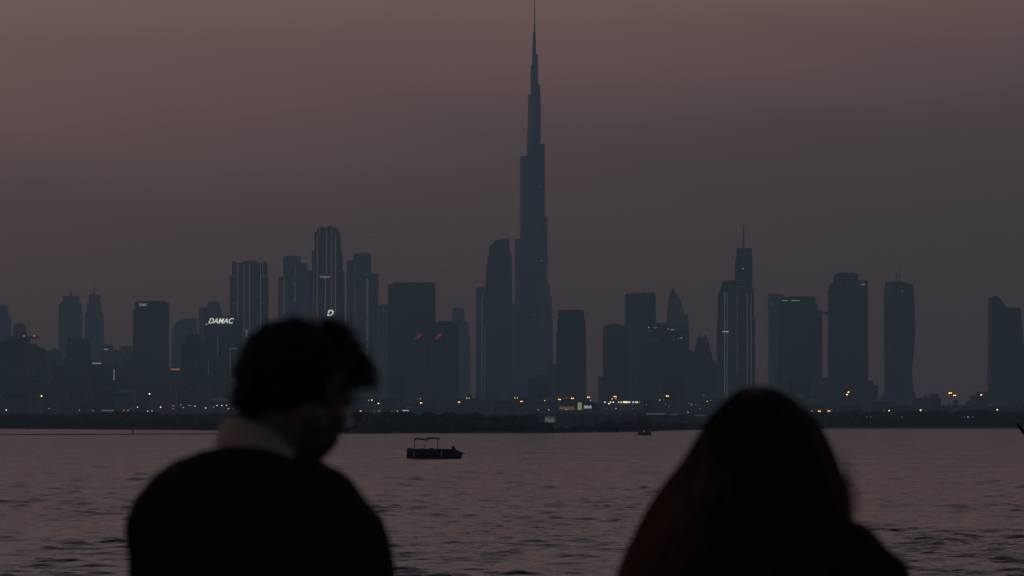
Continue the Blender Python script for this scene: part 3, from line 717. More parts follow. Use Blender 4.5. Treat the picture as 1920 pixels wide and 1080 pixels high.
# ------------------------------------------------------------------ street lamps and their lights
LC = {'orange': glow('sodium_lamp', (1.0, .46, .10), 6.0), 'yellow': glow('yellow_lamp', (1.0, .76, .26), 5.0), 'white': glow('white_lamp', (.95, 1.0, .95), 2.2),
      'pinkish': glow('pink_lamp', (1.0, .45, .36), 2.2), 'red': glow('red_orange_lamp', (1.0, .25, .08), 3.2), 'dim': glow('dim_lamp', (.85, .85, .92), .6)}
LAMPS = [  # x, row, colour, size, heads
 (12, 769, 'orange', 1.5, 1), (78, 742.5, 'yellow', 1.9, 1), (92, 766, 'pinkish', .9, 1), (280.5, 738.5, 'yellow', 2.0, 1), (232, 769, 'red', .8, 1), (240, 769, 'red', 1.3, 1), (245, 765, 'dim', .9, 1),
 (258, 763.5, 'orange', 1.2, 1), (277, 771, 'yellow', .9, 1), (285, 770.5, 'white', .8, 1), (301, 763.5, 'orange', 1.5, 1), (325, 761, 'pinkish', 1.1, 2), (325, 766, 'pinkish', 1.0, 1), (339, 759, 'pinkish', .7, 1),
 (344, 764, 'white', .9, 1), (354, 760.3, 'pinkish', .9, 1), (357.6, 760.3, 'pinkish', .9, 1), (366, 761.5, 'yellow', .8, 1), (386, 765, 'yellow', 1.1, 1), (401, 763, 'pinkish', .9, 1), (407, 760, 'yellow', 1.1, 1),
 (416, 760, 'yellow', 1.2, 1), (424.5, 760, 'yellow', 1.2, 1), (428.5, 766, 'red', 1.5, 2), (437, 767, 'dim', 1.0, 1), (149, 769, 'dim', 1.6, 1), (174.5, 770, 'dim', 1.4, 1),
 (676.5, 770.8, 'orange', 1.4, 2), (691, 750.5, 'white', .6, 1), (697.3, 750.3, 'orange', 1.6, 1), (698, 743, 'dim', .9, 1), (711, 756.3, 'yellow', 1.9, 2), (701, 771, 'dim', .8, 1), (710.5, 771, 'pinkish', .9, 2),
 (687, 771, 'dim', .9, 1), (735, 771, 'dim', .9, 1), (745, 771, 'white', .8, 1), (788, 747.5, 'red', 1.1, 1), (783, 748, 'dim', .8, 1), (789.6, 755.5, 'orange', 1.6, 2), (861, 754, 'orange', 1.6, 2),
 (875, 746.5, 'yellow', .7, 1), (879.5, 746.5, 'yellow', .9, 1), (965.6, 746, 'yellow', .6, 1), (970, 746, 'yellow', .9, 1), (978, 752.6, 'orange', 1.7, 2), (1021, 751, 'orange', 1.2, 1), (1049.3, 749, 'orange', 1.9, 2),
 (1049, 754.2, 'dim', .8, 1), (1058, 747, 'dim', .8, 1), (1063, 746, 'pinkish', .8, 1), (1073.3, 746.8, 'orange', 2.0, 2), (1103.2, 745, 'orange', 2.0, 2), (1107.3, 751, 'white', .8, 1), (1009.3, 768.3, 'pinkish', 1.1, 1),
 (1029, 768.3, 'white', .8, 1), (1061.5, 768, 'white', .8, 1), (1141.6, 757, 'yellow', 1.5, 1), (1148, 748, 'orange', 1.4, 1), (1153.4, 743.6, 'orange', 2.0, 2), (1154.6, 747.3, 'orange', 1.0, 1), (1155, 766, 'white', .8, 1),
 (1186, 766, 'dim', .8, 1), (1187, 757.6, 'dim', .8, 1), (1194, 757, 'dim', .8, 1), (1136.5, 765.5, 'dim', .8, 1), (1212, 759, 'dim', .8, 1), (1237, 750, 'yellow', .7, 1), (1245, 749.6, 'dim', 1.0, 1), (1251.5, 742.6, 'orange', 2.1, 2),
 (1248.3, 758, 'dim', 1.1, 1), (1254, 762, 'dim', 1.0, 1), (1292, 756, 'dim', 1.2, 1), (1297, 758.5, 'pinkish', .8, 1), (1304.6, 758, 'dim', 1.1, 1), (1313, 766, 'dim', .9, 1), (1326, 752.5, 'pinkish', 1.5, 1),
 (1333, 751, 'dim', 1.1, 1), (1290, 773, 'white', .9, 1), (1320, 741, 'dim', .9, 1), (1522, 770.5, 'red', 1.3, 2), (1536.3, 770.8, 'orange', 1.8, 2), (1554.3, 770.5, 'orange', 1.8, 2), (1560, 768, 'dim', .8, 1),
 (1590.8, 735.2, 'orange', 1.9, 1), (1588, 739.7, 'orange', 2.3, 1), (1620.5, 770, 'dim', .8, 1), (1657.6, 770, 'dim', .9, 1), (1667, 770, 'orange', 1.7, 1), (1726, 769.2, 'orange', 2.1, 1), (1736, 770.6, 'dim', 1.0, 1),
 (1625, 782, 'dim', 1.0, 1), (1632.6, 782, 'dim', .9, 1), (1691, 782, 'dim', .9, 1), (1781.7, 737, 'orange', 2.4, 2), (1790, 741.5, 'orange', 2.1, 2), (1839.5, 740.3, 'orange', 2.1, 1), (1869.6, 768.2, 'orange', 1.9, 1),
 (1791.6, 768, 'pinkish', .9, 1), (1814.5, 770, 'red', .9, 1), (1895.6, 770.8, 'dim', .9, 1), (1808, 782, 'dim', .9, 1), (1815, 782, 'white', .8, 1), (1824, 782, 'dim', .9, 1)]
POLE = mat('lamp_pole_paint', (.12, .12, .12), .5, vscale=1)
lampi = []
for (x, y, c, sz, hd) in LAMPS:
    D = 2180 if y > 775 else (2650 if y > 765 else (3100 if y > 752 else 3700))
    if 1600 < x and y <= 775: D = 2900 if y > 760 else 3600
    if y > 775 : D = 2270
    s = D / F; c0 = P(x, y, D); base = Vector((c0.x, D, GROUND)); h = c0.z
    sz = max(sz, 1.05)
    root = empty('street_lamp', base, 'x', 'street lamp', 'street lamps along the far shore')
    m = MB(); m.tube([base, (base.x, D, h * .6), (base.x, D, h + .5)], [.22, .16, .10], 6)
    m.box(base.x - .35, base.x + .35, D - .35, D + .35, GROUND, GROUND + .8)
    r = sz * s * (.70 if sz > 1.4 else .62)
    offs = [0] if hd == 1 else [-r * 1.05, r * 1.05]
    for ox in offs: m.tube([(base.x, D, h + .4), (base.x + ox * .6, D - .2, h + .7), (base.x + ox, D - .5, h + .5)], [.1, .09, .07], 5)
    m.build('pole', POLE, root)
    for k, ox in enumerate(offs):
        rr_ = r * (.85 if hd == 2 else 1) * (1 if k == 0 else .85)
        m = MB(); m.ball((base.x + ox, D - .5, h), (rr_, rr_ * .6, rr_ * .62), 10, 6); q = m.build('lantern', LC[c], root, smooth=True)
    lampi.append((x, root, {'dim': 'faint grey', 'white': 'small white', 'pinkish': 'small pinkish', 'red': 'red-orange', 'orange': 'orange', 'yellow': 'yellow'}[c] + (' twin-headed' if hd == 2 else '') + (' high' if y < 752 else (' shore-level' if y > 775 else ''))))
number(lampi, '{adj} street lamp below {an}{ord}')
for _, o, _k in lampi: o['label'] = o['label'].replace("below the man's head", "beside the man's head").replace('below the gap', 'under the gap')

# row of white lights: a lit facade, one building whose lights are its parts
D = 3900; s = D / F
row = empty('terminal_building', (P(1166, HZ, D).x, D, GROUND), 'long low building with a row of white and yellow lights on its front', 'building')
m = MB(); a = P(1128, 751, D); b = P(1206, 751, D); m.box(a.x, b.x, D, D + 30, GROUND, a.z); m.build('wall', GLASS[3], row)
m = MB(); m.box(a.x - 1, b.x + 1, D - 2, D + 31, a.z + .003, a.z + .8); m.build('roof', CONC, row)
for x, c in ((1134, 'w'), (1144.7, 'w'), (1150, 'w'), (1160, 'w'), (1165, 'w'), (1170, 'y'), (1172.5, 'w'), (1175, 'y'), (1178, 'w'), (1180.6, 'w'), (1187, 'w'), (1192, 'w'), (1195, 'w'), (1199, 'd')):
    p = P(x, 754, D); m = MB(); m.ball((p.x, D - 1, p.z), (.62, .4, .62), 8, 6); m.build('wall_light', {'w': glow('wall_light_white', (.95, 1, .95), 1.8), 'y': LC['yellow'], 'd': DIM}[c], row)

# ------------------------------------------------------------------ billboards and lit strips on the land
def board(name, label, x0, x1, y0, y1, D, mm, text=None, tm=None, legs=2, cat='billboard', group=None):
    a = P(x0, y1, D); b = P(x1, y0, D)
    root = empty(name, ((a.x + b.x) / 2, D, GROUND), label, cat, group)
    m = MB()
    for k in range(legs):
        x = a.x + (b.x - a.x) * (k + .5) / legs; m.box(x - .25, x + .25, D + .05, D + .55, GROUND, (a.z + b.z) / 2)
    m.build('post', STEEL, root)
    m = MB(); m.box(a.x, b.x, D - .4, D - .002, a.z, b.z); m.build('panel', mm, root)
    m = MB(); e = .3
    m.box(a.x - e, a.x - .003, D - .6, D + .2, a.z - e, b.z + e); m.box(b.x + .003, b.x + e, D - .6, D + .2, a.z - e, b.z + e)
    m.box(a.x - .003, b.x + .003, D - .6, D + .2, b.z + .003, b.z + e); m.box(a.x - .003, b.x + .003, D - .6, D + .2, a.z - e, a.z - .003); m.build('frame', STEEL, root)
    if text: lettering('sign_letters', text[0], text[1], text[2], text[3], text[4], D - .5, tm, root, bold=.03)
    return root
board('billboard', 'dim orange lit billboard right of the mangroves', 1048.5, 1077.5, 762.4, 768.4, 2750, glow('orange_board', (1, .42, .20), .13), cat='billboard')
board('billboard', 'small upright yellow-green lit billboard', 1083.2, 1090.8, 754.8, 768.4, 2750, glow('yellow_board', (.75, .85, .42), .30))
board('billboard', 'dark hoarding with small white lettering beside the yellow-green billboard', 1093.5, 1116, 757, 768.6, 2760, mat('dark_hoarding', (.02, .02, .025), .6), ('EMAAR', 1095, 1109.5, 760.2, 765.8), glow('hoarding_letters', (.95, .95, 1), .5))
board('shore_sign', 'pale lettered sign panel low by the end of the mangroves', 1021, 1041.5, 780.6, 792, 2050, glow('pale_panel', (.70, .80, .66), .045), ('Park', 1023, 1040, 783.4, 791.6), glow('pale_letters', (.85, .95, .8), .13), cat='sign')
board('lit_canopy', 'teal-white lit strip peeping over the mangroves', 754, 766.5, 768.6, 771.2, 2300, glow('teal_board', (.55, .85, .9), .42), cat='canopy')
board('lit_canopy', 'reddish dim lit strip above the teal one', 763, 777, 763, 765.4, 2700, glow('red_board', (1, .2, .2), .07), cat='canopy')
board('lit_canopy', 'faint green-grey lit strip left of the telecom mast', 1212, 1247.5, 774.6, 777.6, 2500, glow('greenish_board', (.60, .72, .66), .075), cat='canopy')
board('lit_canopy', 'faint green lit strip right of the telecom mast', 1302, 1323, 777.6, 780.4, 2500, glow('green_board', (.35, .65, .45), .06), cat='canopy', legs=3)
board('lit_canopy', 'short faint lit strip just right of the telecom mast', 1253, 1272, 775.6, 778.4, 2500, glow('grey_board', (.6, .68, .7), .05), cat='canopy')
board('lit_canopy', 'pale lit strip over the mangroves below the pale roof sign on the left', 190, 213, 768.8, 770.8, 2500, glow('pale_board', (.7, .75, .85), .16), cat='canopy')
# telecom mast
D = 3300; mast = empty('telecom_mast', (P(1262, HZ, D).x, D, GROUND), 'dark mast with a bulky head, standing between the dim lights', 'mast')
m = MB(); c = P(1262, 729, D); m.tube([(c.x, D, GROUND), (c.x, D, c.z)], [1.2, .6], 8); m.build('pole', POLE, mast)
m = MB(); q = P(1262, 737, D)
for k in range(6):
    a = k * math.pi / 3; m.box(c.x + 2.2 * math.cos(a) - .6, c.x + 2.2 * math.cos(a) + .6, D + 2.2 * math.sin(a) - .6, D + 2.2 * math.sin(a) + .6, q.z - 1.5, q.z + 2.5)
m.prism([(c.x + 2.6 * math.cos(k * .785), D + 2.6 * math.sin(k * .785)) for k in range(8)], q.z - 2.3, q.z - 1.6); m.build('antenna_panels', POLE, mast)
mw = MB(); c = P(712.5, 742, 3000); mw.tube([(c.x, 3000, GROUND), (c.x, 3000, c.z)], [.5, .4], 8); mw.tube([(c.x, 3000, c.z - .4), (c.x - 2.2, 3000, c.z + 1.2), (c.x - 5, 3000, c.z - .2)], [.3, .25, .2], 6)
tag(mw.build('flood_light_pole', mat('white_pole', (.6, .6, .6), .5)), 'pale curved pole above the mangroves, right of the man\'s face', 'pole')

# ------------------------------------------------------------------ things on the water
DARK = mat('dark_boat_paint', (.03, .03, .035), .4, vscale=1)
CANV = mat('canopy_canvas', (.05, .025, .022), .9, vscale=3)
RAIL = mat('boat_rail', (.10, .10, .10), .4, metal=.5)
FEND = mat('pale_fender', (.35, .35, .36), .6)
D = 457.0; s = D / F
boat = empty('motorboat', (P(815, HZ, D).x, D + .9, 0), 'dark motorboat with a canvas canopy lying in mid-water', 'boat')
B = lambda x, y, dy=0: Vector((P(x, y, D).x, D + .9 + dy, (860.6 - y) * s))
# hull: stations along x with half beam and sheer
m = MB(); st = []
for x, hb, ysh, ykeel in ((762.5, .80, 843.5, 861.5), (764, .92, 843, 863), (775, 1.0, 843.2, 864), (800, 1.05, 843.4, 864.4), (825, 1.05, 843.6, 864.4), (840, .98, 843.8, 864), (850, .80, 844.4, 863.6), (857, .55, 846, 862.5), (863, .28, 848.6, 860.5), (866, .10, 849.5, 857)):
    xx = P(x, HZ, D).x; zs = (860.6 - ysh) * s; zk = (860.6 - ykeel) * s
    prof_ = [(-1.0, zs), (-.98, zs * .55), (-.86, .12), (-.5, zk * .7), (0, zk), (.5, zk * .7), (.86, .12), (.98, zs * .55), (1.0, zs), (.86, zs + .01), (.84, zs - .28), (0, zs - .30), (-.84, zs - .28), (-.86, zs + .01)]
    st.append([(xx, D + .9 + a * hb, z) for a, z in prof_])
m.rings(st); hull = m.build('hull', DARK, boat, smooth=False)
m = MB(); m.tube([B(762.5, 843, -.85), B(800, 842.8, -1.06), B(840, 843.2, -.98), B(857, 845.2, -.56), B(870.5, 851, 0)], [.05, .05, .05, .05, .03], 6)
m.tube([B(762.5, 843, .85), B(800, 842.8, 1.06), B(840, 843.2, .98), B(857, 845.2, .56), B(870.5, 851, 0)], [.05, .05, .05, .05, .03], 6)
m.tube([B(860, 850.5, 0), B(871, 851.5, 0)], [.22, .06], 8); m.build('gunwale', RAIL, boat)
m = MB()
for a, b in (((776.8, 843), (777, 825.4)), ((793, 843), (803.2, 823)), ((820, 843), (820.4, 822.6))):
    for sy in (-.8, .8): m.tube([B(a[0], a[1], sy), B(b[0], b[1], sy)], .022, 6)
for x, y in ((777, 825.4), (803.2, 823), (820.4, 822.6)): m.tube([B(x, y, -.8), B(x, y, .8)], .022, 6)
m.build('canopy_frame', RAIL, boat)
m = MB(); top = [(776, 825.6), (779, 823.9), (783, 822.9), (790, 823.7), (797, 824.7), (801, 823.0), (805, 822.2), (813, 821.9), (820, 822.2), (824.3, 823.6)]
rs = []
for x, y in top:
    p = B(x, y); rs.append([(p.x, p.y + q * .95, p.z + .10 * (1 - q * q) - e) for q, e in ((-1, 0), (-.5, 0), (0, 0), (.5, 0), (1, 0), (1, .11), (.5, .09), (0, .09), (-.5, .09), (-1, .11))])
m.rings(rs)
p0 = B(797, 826.3)
m.add([B(794, 824.6, -.9), B(803, 824.0, -.9), B(797, 826.6, -.9), B(794, 824.6, -.86), B(803, 824.0, -.86), B(797, 826.6, -.86)], [(0, 1, 2), (5, 4, 3), (0, 3, 4, 1), (1, 4, 5, 2), (2, 5, 3, 0)])
m.build('canopy', CANV, boat)
m = MB(); a = B(804, 844); b = B(816, 840.3); m.prism([(a.x, D + .5), (b.x, D + .5), (b.x, D + 1.3), (a.x, D + 1.3)], a.z - .25, b.z, top=[(a.x + .15, D + .6), (b.x - .3, D + .6), (b.x - .3, D + 1.2), (a.x + .15, D + 1.2)]); m.build('console', DARK, boat)
m = MB(); a = B(763.5, 844); b = B(770, 842); m.box(a.x, b.x, D + .3, D + 1.5, a.z - .4, b.z); m.ball((b.x - .2, D + .9, b.z), (.3, .4, .14), 10, 6); m.build('stern_seat', DARK, boat, smooth=False)
m = MB(); c = B(850, 842); m.rings([[(c.x + w_ * math.cos(q) + sh, D + .9 + w_ * 1.2 * math.sin(q), c.z + z_) for q in [k * math.pi / 5 for k in range(10)]] for w_, z_, sh in ((.27, -.35, .02), (.25, 0, .02), (.17, .16, .0), (.08, .30, -.03), (.02, .42, -.02))]); m.build('bow_cover', CANV, boat)
for x in (776, 827.6):
    for sy in (-1.12, ):
        m = MB(); c = B(x, 852.3); m.tube([(c.x, D + .9 + sy, c.z + .24), (c.x, D + .9 + sy, c.z - .24)], .10, 10, True); m.tube([(c.x, D + .9 + sy, c.z + .3), (c.x, D + .9 + sy + .06, c.z + .62)], .012, 5); m.build('fender', FEND, boat, smooth=True)

D = 1230.0; s = D / F
boat2 = empty('small_cabin_boat', (P(1207.5, HZ, D).x, D + .8, 0), 'small distant cabin boat with one red light, near the far shore', 'boat')
B = lambda x, y, dy=0: Vector((P(x, y, D).x, D + .8 + dy, (816.0 - y) * s))
m = MB(); st = []
for x, hb, zs in ((1195.3, .7, .86), (1198, .85, .84), (1208, .9, .84), (1216, .75, .9), (1220, .35, .98), (1221.3, .08, 1.02)):
    xx = P(x, HZ, D).x; st.append([(xx, D + .8 + a * hb, z) for a, z in ((-1, zs), (-.9, .15), (-.4, -.2), (0, -.3), (.4, -.2), (.9, .15), (1, zs), (.8, zs - .1), (-.8, zs - .1))])
m.rings(st); m.build('hull', DARK, boat2)
m = MB(); cab = [(1197, 811), (1198.5, 808), (1201, 805.6), (1208, 805.6), (1213, 807.2), (1219, 811)]
m.add([B(x, y, -.6) for x, y in cab] + [B(x, y, .6) for x, y in cab], [tuple(range(6))[::-1], tuple(range(6, 12))] + [(i, (i + 1) % 6, 6 + (i + 1) % 6, 6 + i) for i in range(6)])
m.build('cabin', mat('grey_cabin', (.14, .15, .15), .5), boat2)
m = MB(); c = B(1207.4, 808.6, -.72); m.ball(c, (.30, .12, .26), 8, 6); m.build('cabin_light', glow('red_cabin_light', (1, .12, .2), .22), boat2)

# floating boom and its posts
a = P(-60, HZ, 1225); b = P(745, HZ, 1391); m = MB(); nseg = 200
ptsb = [(a.x + (b.x - a.x) * i / nseg, a.y + (b.y - a.y) * i / nseg, .09 + .03 * math.sin(i * 1.3)) for i in range(nseg + 1)]
m.tube(ptsb, [.24 if i % 4 else .14 for i in range(nseg + 1)], 6)
tag(m.build('floating_boom', mat('black_boom', (.015, .015, .016), .7)), 'thin dark floating boom line stretched across the water on the left', 'boom')
def post(x, D, hgt, r, label):
    c = P(x, HZ, D); m = MB(); m.tube([(c.x, D, -.6), (c.x, D, hgt)], [r, r * .8], 8); m.ball((c.x, D, hgt), (r * 1.5, r * 1.5, r * 1.3), 8, 6); m.tube([(c.x, D, -.3), (c.x, D, .45)], [r * 2.4, r * 1.8], 10)
    return tag(m.build('marker_post', mat('post_paint', (.02, .02, .02), .6)), label, 'post', 'marker posts on the water')
post(249, 1272, 1.5, .22, 'dark marker post on the floating boom left of the man')
post(724, 1384, 1.3, .22, 'dark marker post at the end of the boom, right of the man\'s face')
c = P(849, HZ, 1440); m = MB(); m.tube([(c.x, 1440, -.6), (c.x, 1440, 2.3)], [.9, .7], 10); m.box(c.x - 1.5, c.x + 1.5, 1438.5, 1441.5, -.5, .35); m.tube([(c.x, 1440, 2.2), (c.x, 1440, 3.3)], [.25, .12], 6)
tag(m.build('channel_marker', mat('grey_marker', (.10, .12, .12), .7)), 'grey channel marker against the dark mangroves above the motorboat', 'marker')
# slanting pole end at the right edge
m = MB(); a = P(1908.5, 795.5, 45); b = P(1925, 818, 45); d = (b - a).normalized(); e = a + d * 3.9
m.tube([a, a + d * .07, a + d * .3, e], [.017, .021, .022, .035], 12, True)
tag(m.build('mooring_pole', mat('tarred_wood', (.012, .011, .010), .8, vscale=8)), 'dark slanting pole end poking in at the right edge', 'pole')

# ------------------------------------------------------------------ birds
BLK = mat('bird_feathers', (.015, .014, .013), .9)
def bird(x, y, D, span, flap, yaw, label):
    span *= 1.35; c = P(x, y, D); m = MB(); L_ = span * .36
    m.rings([[(t_ * L_, r_ * math.cos(q), r_ * .9 * math.sin(q)) for q in [k * math.pi / 4 for k in range(8)]] for t_, r_ in ((-.62, .005), (-.45, span * .03), (-.1, span * .055), (.25, span * .05), (.42, span * .03), (.52, span * .03), (.62, .004))])
    for sg in (-1, 1):
        w_ = [(.18, .0, 0), (.22, .25, .5), (.05, .5, .42 if flap > 0 else .6), (-.12, .48, .4), (-.14, .24, .42), (-.16, 0, 0)]
        top_ = [(a_ * L_ * 1.3, sg * b_ * span, b_ * span * flap * (1 if b_ < .3 else .75)) for a_, b_, _ in w_]
        vs = top_ + [(a_, b_, z - .012) for a_, b_, z in top_]; n_ = len(w_)
        m.add(vs, [tuple(range(n_)), tuple(range(n_, 2 * n_))[::-1]] + [(i, (i + 1) % n_, n_ + (i + 1) % n_, n_ + i) for i in range(n_)])
    m.add([(-.55 * L_, -.02, 0), (-.55 * L_, .02, 0), (-1.0 * L_, .09 * span, .01), (-1.0 * L_, -.09 * span, .01), (-.55 * L_, 0, -.02)], [(0, 1, 2, 3), (0, 3, 4), (1, 4, 2), (2, 4, 3)])
    o = m.build('bird', BLK); o.location = c; o.rotation_euler = (R(8), 0, yaw); return tag(o, label, 'bird', 'birds in flight')
bird(700, 445, 900, 1.15, .35, R(75), 'bird flying in the clear sky above the dotted-window tower right of the man')
bird(829, 508, 1300, .9, -.3, R(40), 'tiny bird between the wide dark slab and the slope-topped tower')
bird(1444, 43.5, 900, .75, .6, R(60), 'lone bird high in the sky at the upper right')
bird(991, 596, 800, .8, .5, R(30), 'leftmost bird of the row crossing the needle skyscraper')
bird(1028, 598.5, 800, 1.1, .35, R(70), 'second bird of the row, at the right edge of the needle skyscraper')
bird(1037.5, 596, 820, .7, -.2, R(50), 'third bird of the row, in the sky gap right of the needle skyscraper')
bird(1050, 592.5, 810, .9, .7, R(80), 'fourth bird of the row, at the left shoulder of the chamfered slab')
bird(1073, 582.5, 830, .8, .2, R(85), 'bird level with the roof of the chamfered slab tower')

# ------------------------------------------------------------------ people
DECK = 3.0; PD = 6.5; ps = PD / F
SKIN = mat('skin', (.10, .050, .036), .55, vscale=20, var=.1)
SKINW = mat('fair_skin', (.26, .15, .11), .55, vscale=20, var=.1)
JACK = mat('black_wool', (.012, .012, .014), .9, vscale=60, var=.4, spec=.1)
COATW = mat('black_coat', (.010, .009, .009), .9, vscale=40, var=.4, spec=.1)
SHIRT = mat('pale_shirt', (.40, .25, .18), .85, vscale=40, var=.08)
TROU = mat('dark_trousers', (.02, .02, .025), .9, vscale=40)
SHOE = mat('shoe_leather', (.02, .016, .014), .4, vscale=30)
HAIRM = mat('black_hair', (.005, .0045, .004), .6, vscale=90, var=.4, spec=.1)
HAIRW = mat('red_brown_hair', (.050, .016, .009), .5, vscale=90, var=.5, spec=.2)
HAIRRIM = mat('hair_painted_rim_glow', (.26, .085, .040), .5, vscale=90, var=.4, spec=.3)  # her hair made redder and lighter, a warm rim glow painted into the strands
EYEW = mat('eye_white', (.6, .6, .58), .3); FRAME = mat('glasses_frame', (.02, .02, .02), .3)
LIP = mat('lips', (.25, .09, .08), .5)
gl = bpy.data.materials.new('spectacle_glass'); gl.use_nodes = True; gb = gl.node_tree.nodes['Principled BSDF']
gb.inputs['Transmission Weight'].default_value = 1; gb.inputs['Roughness'].default_value = .03; gb.inputs['IOR'].default_value = 1.45; gb.inputs['Base Color'].default_value = (.95, .95, .96, 1)
gno = gl.node_tree.nodes.new('ShaderNodeTexNoise'); gno.inputs['Scale'].default_value = 30
gmr = gl.node_tree.nodes.new('ShaderNodeMapRange'); gmr.inputs[3].default_value = .01; gmr.inputs[4].default_value = .06
gl.node_tree.links.new(gno.outputs['Fac'], gmr.inputs[0]); gl.node_tree.links.new(gmr.outputs[0], gb.inputs['Roughness'])

def Q(x, y, dy=0): return Vector(((x - 960) * ps, PD + dy, CZ + (HZ - y) * ps))

def sil(m, rows, p=2.4, n=40, dscale=1):
    """lofted torso; rows = (row, x0, x1, y offset, half depth)"""
    rs = []
    for y, x0, x1, dy, ry in rows:
        a = Q(x0, y); b = Q(x1, y); c = (a + b) / 2; rx = (b.x - a.x) / 2; ring = []
        for i in range(n):
            t = 2 * math.pi * i / n; ct, st_ = math.cos(t), math.sin(t)
            ring.append((c.x + rx * math.copysign(abs(ct) ** (2 / p), ct), PD + dy + ry * math.copysign(abs(st_) ** (2 / p), st_), c.z))
        rs.append(ring)
    m.rings(rs)

def hand(m, w, d, nrm, side, k=1.0):
    """palm plus five unequal bent fingers; d fingers' direction, nrm the side the palm faces, side = +1/-1 thumb side"""
    d = d.normalized(); nrm = (nrm - d * nrm.dot(d)).normalized(); t = d.cross(nrm) * side
    M3 = Matrix((t, d, nrm)).transposed()
    m.tube([w - d * .03, w, w + d * .03], [.024 * k, .025 * k, .03 * k], 10, True)
    m.ball(w + d * .048 * k, (.041 * k, .052 * k, .016 * k), 14, 8, M3)
    m.ball(w + d * .075 * k, (.040 * k, .022 * k, .013 * k), 14, 8, M3)
    for off, ln, b0, cv in ((.030, .070, .022, 1.0), (.010, .078, .024, 1.1), (-.010, .072, .022, 1.2), (-.029, .056, .019, 1.35)):
        p = w + d * (.085 - abs(off) * .15) * k + t * off * k; a = .2 * cv; pts_ = [p - d * .02]; dirv = d
        for f, seg in enumerate((.42, .32, .26)):
            dirv = (d * math.cos(a) + nrm * math.sin(a) + t * off * .8).normalized(); pts_.append(p); p = p + dirv * ln * seg * k; a += .42 * cv
        pts_.append(p); m.tube(pts_, [.0088 * k, .0088 * k, .0083 * k, .0078 * k, .0068 * k][:len(pts_)], 8, True)
    b = w + d * .022 * k + t * .030 * k; v = (t * .62 + d * .72 + nrm * .35).normalized(); v2 = (t * .25 + d * .9 + nrm * .45).normalized()
    m.tube([b - v * .015, b, b + v * .032 * k, b + v * .032 * k + v2 * .028 * k], [.012 * k, .0125 * k, .0105 * k, .008 * k], 8, True)

def head(m, C, M3, k=1.0, jaw=1.0):
    """cranium, jaw, brow, nose, lips, chin and ears in a frame whose +Y is the face"""
    T = lambda x, y, z: C + M3 @ (Vector((x, y, z)) * k)
    def b(x, y, z, rx, ry, rz, rot=None): m.ball(T(x, y, z), (rx * k, ry * k, rz * k), 20, 14, M3 @ (rot or Matrix.Identity(3)))
    b(0, -.012, .030, .074, .094, .086); b(0, .030, -.020, .066, .064, .085)
    b(0, .038, -.070, .052 * jaw, .050, .046); b(0, .070, -.098, .022, .018, .018)
    for sx in (-1, 1):
        b(sx * .046, .052, -.030, .022, .026, .026); b(sx * .050, .010, -.066, .018, .036, .026)
        m.tube([T(sx * .012, .086, .016), T(sx * .032, .084, .020), T(sx * .052, .066, .012)], [.009 * k, .010 * k, .008 * k], 8, True)
        # ear: rim, bowl and lobe
        b(sx * .076, -.004, -.004, .007, .018, .030, Euler((0, sx * .25, 0)).to_matrix()); b(sx * .075, -.001, -.030, .007, .010, .011)
        m.tube([T(sx * .076, .008, .012), T(sx * .084, .002, .026), T(sx * .088, -.014, .022), T(sx * .087, -.020, .002), T(sx * .080, -.010, -.022)], [.004 * k] * 5, 8, True)
        b(sx * .011, .104, -.037, .009, .010, .008)
    m.tube([T(0, .086, .018), T(0, .098, -.006), T(0, .112, -.030), T(0, .106, -.040)], [.008 * k, .0095 * k, .012 * k, .010 * k], 10, True)
    m.tube([T(-.022, .080, -.064), T(0, .092, -.060), T(.022, .080, -.064)], [.004 * k, .0075 * k, .004 * k], 8, True)
    m.tube([T(-.020, .079, -.070), T(0, .090, -.072), T(.020, .079, -.070)], [.004 * k, .008 * k, .004 * k], 8, True)
    return T
def eyes(root, T, k=1.0):
    for sx in (-1, 1):
        m = MB(); m.ball(T(sx * .032, .074, .000), .0125 * k, 14, 10); m.build('eye', EYEW, root, smooth=True)
        m = MB(); m.ball(T(sx * .032, .0835, -.001), (.0052 * k, .0052 * k, .0052 * k), 10, 8); m.build('iris', HAIRM, root, smooth=True)
def legs(m, cx, hip_z, yc, r=1.0, gap=.095, foot=True):
    for sx in (-1, 1):
        hx = cx + sx * gap
        m.tube([(hx, yc, hip_z), (hx + sx * .01, yc + .01, DECK + .52), (hx + sx * .015, yc + .015, DECK + .46), (hx + sx * .02, yc - .01, DECK + .28), (hx + sx * .02, yc - .02, DECK + .08)],
               [.088 * r, .060 * r, .056 * r, .058 * r, .040 * r], 14, True)
def shoes(root, cx, yc, gap):
    for sx in (-1, 1):
        hx = cx + sx * (gap + .02); m = MB(); rs = []
        for t_, w_, h_ in ((-.09, .026, .05), (-.07, .036, .075), (-.02, .038, .085), (.05, .042, .065), (.11, .046, .05), (.155, .036, .035), (.175, .012, .02)):
            rs.append([(hx + sx * max(0, t_) * .15 + w_ * math.cos(q), yc + t_, DECK + .004 + h_ / 2 * (1 + math.sin(q))) for q in [i * math.pi / 8 for i in range(16)]])
        m.rings(rs); m.build('shoe', SHOE, root, smooth=True)
def cloth_noise(o, amp, scale, seed=0):
    me = o.data; me.calc_loop_triangles()
    nor = [v.normal.copy() for v in me.vertices]; off = Vector((seed, seed * .7, 0))
    for v, n_ in zip(me.vertices, nor): v.co += n_ * amp * (noise.noise(v.co * scale + off) + .5 * noise.noise(v.co * scale * 2.3 + off))
    return o
def strands(name, paths, r, m_, root, taper=True):
    m = MB()
    for pth in paths:
        k = len(pth); m.tube(pth, [max(.00015, r * (1 - .75 * i / (k - 1))) if taper else r for i in range(k)], 3)
    return m.build(name, m_, root, smooth=True)

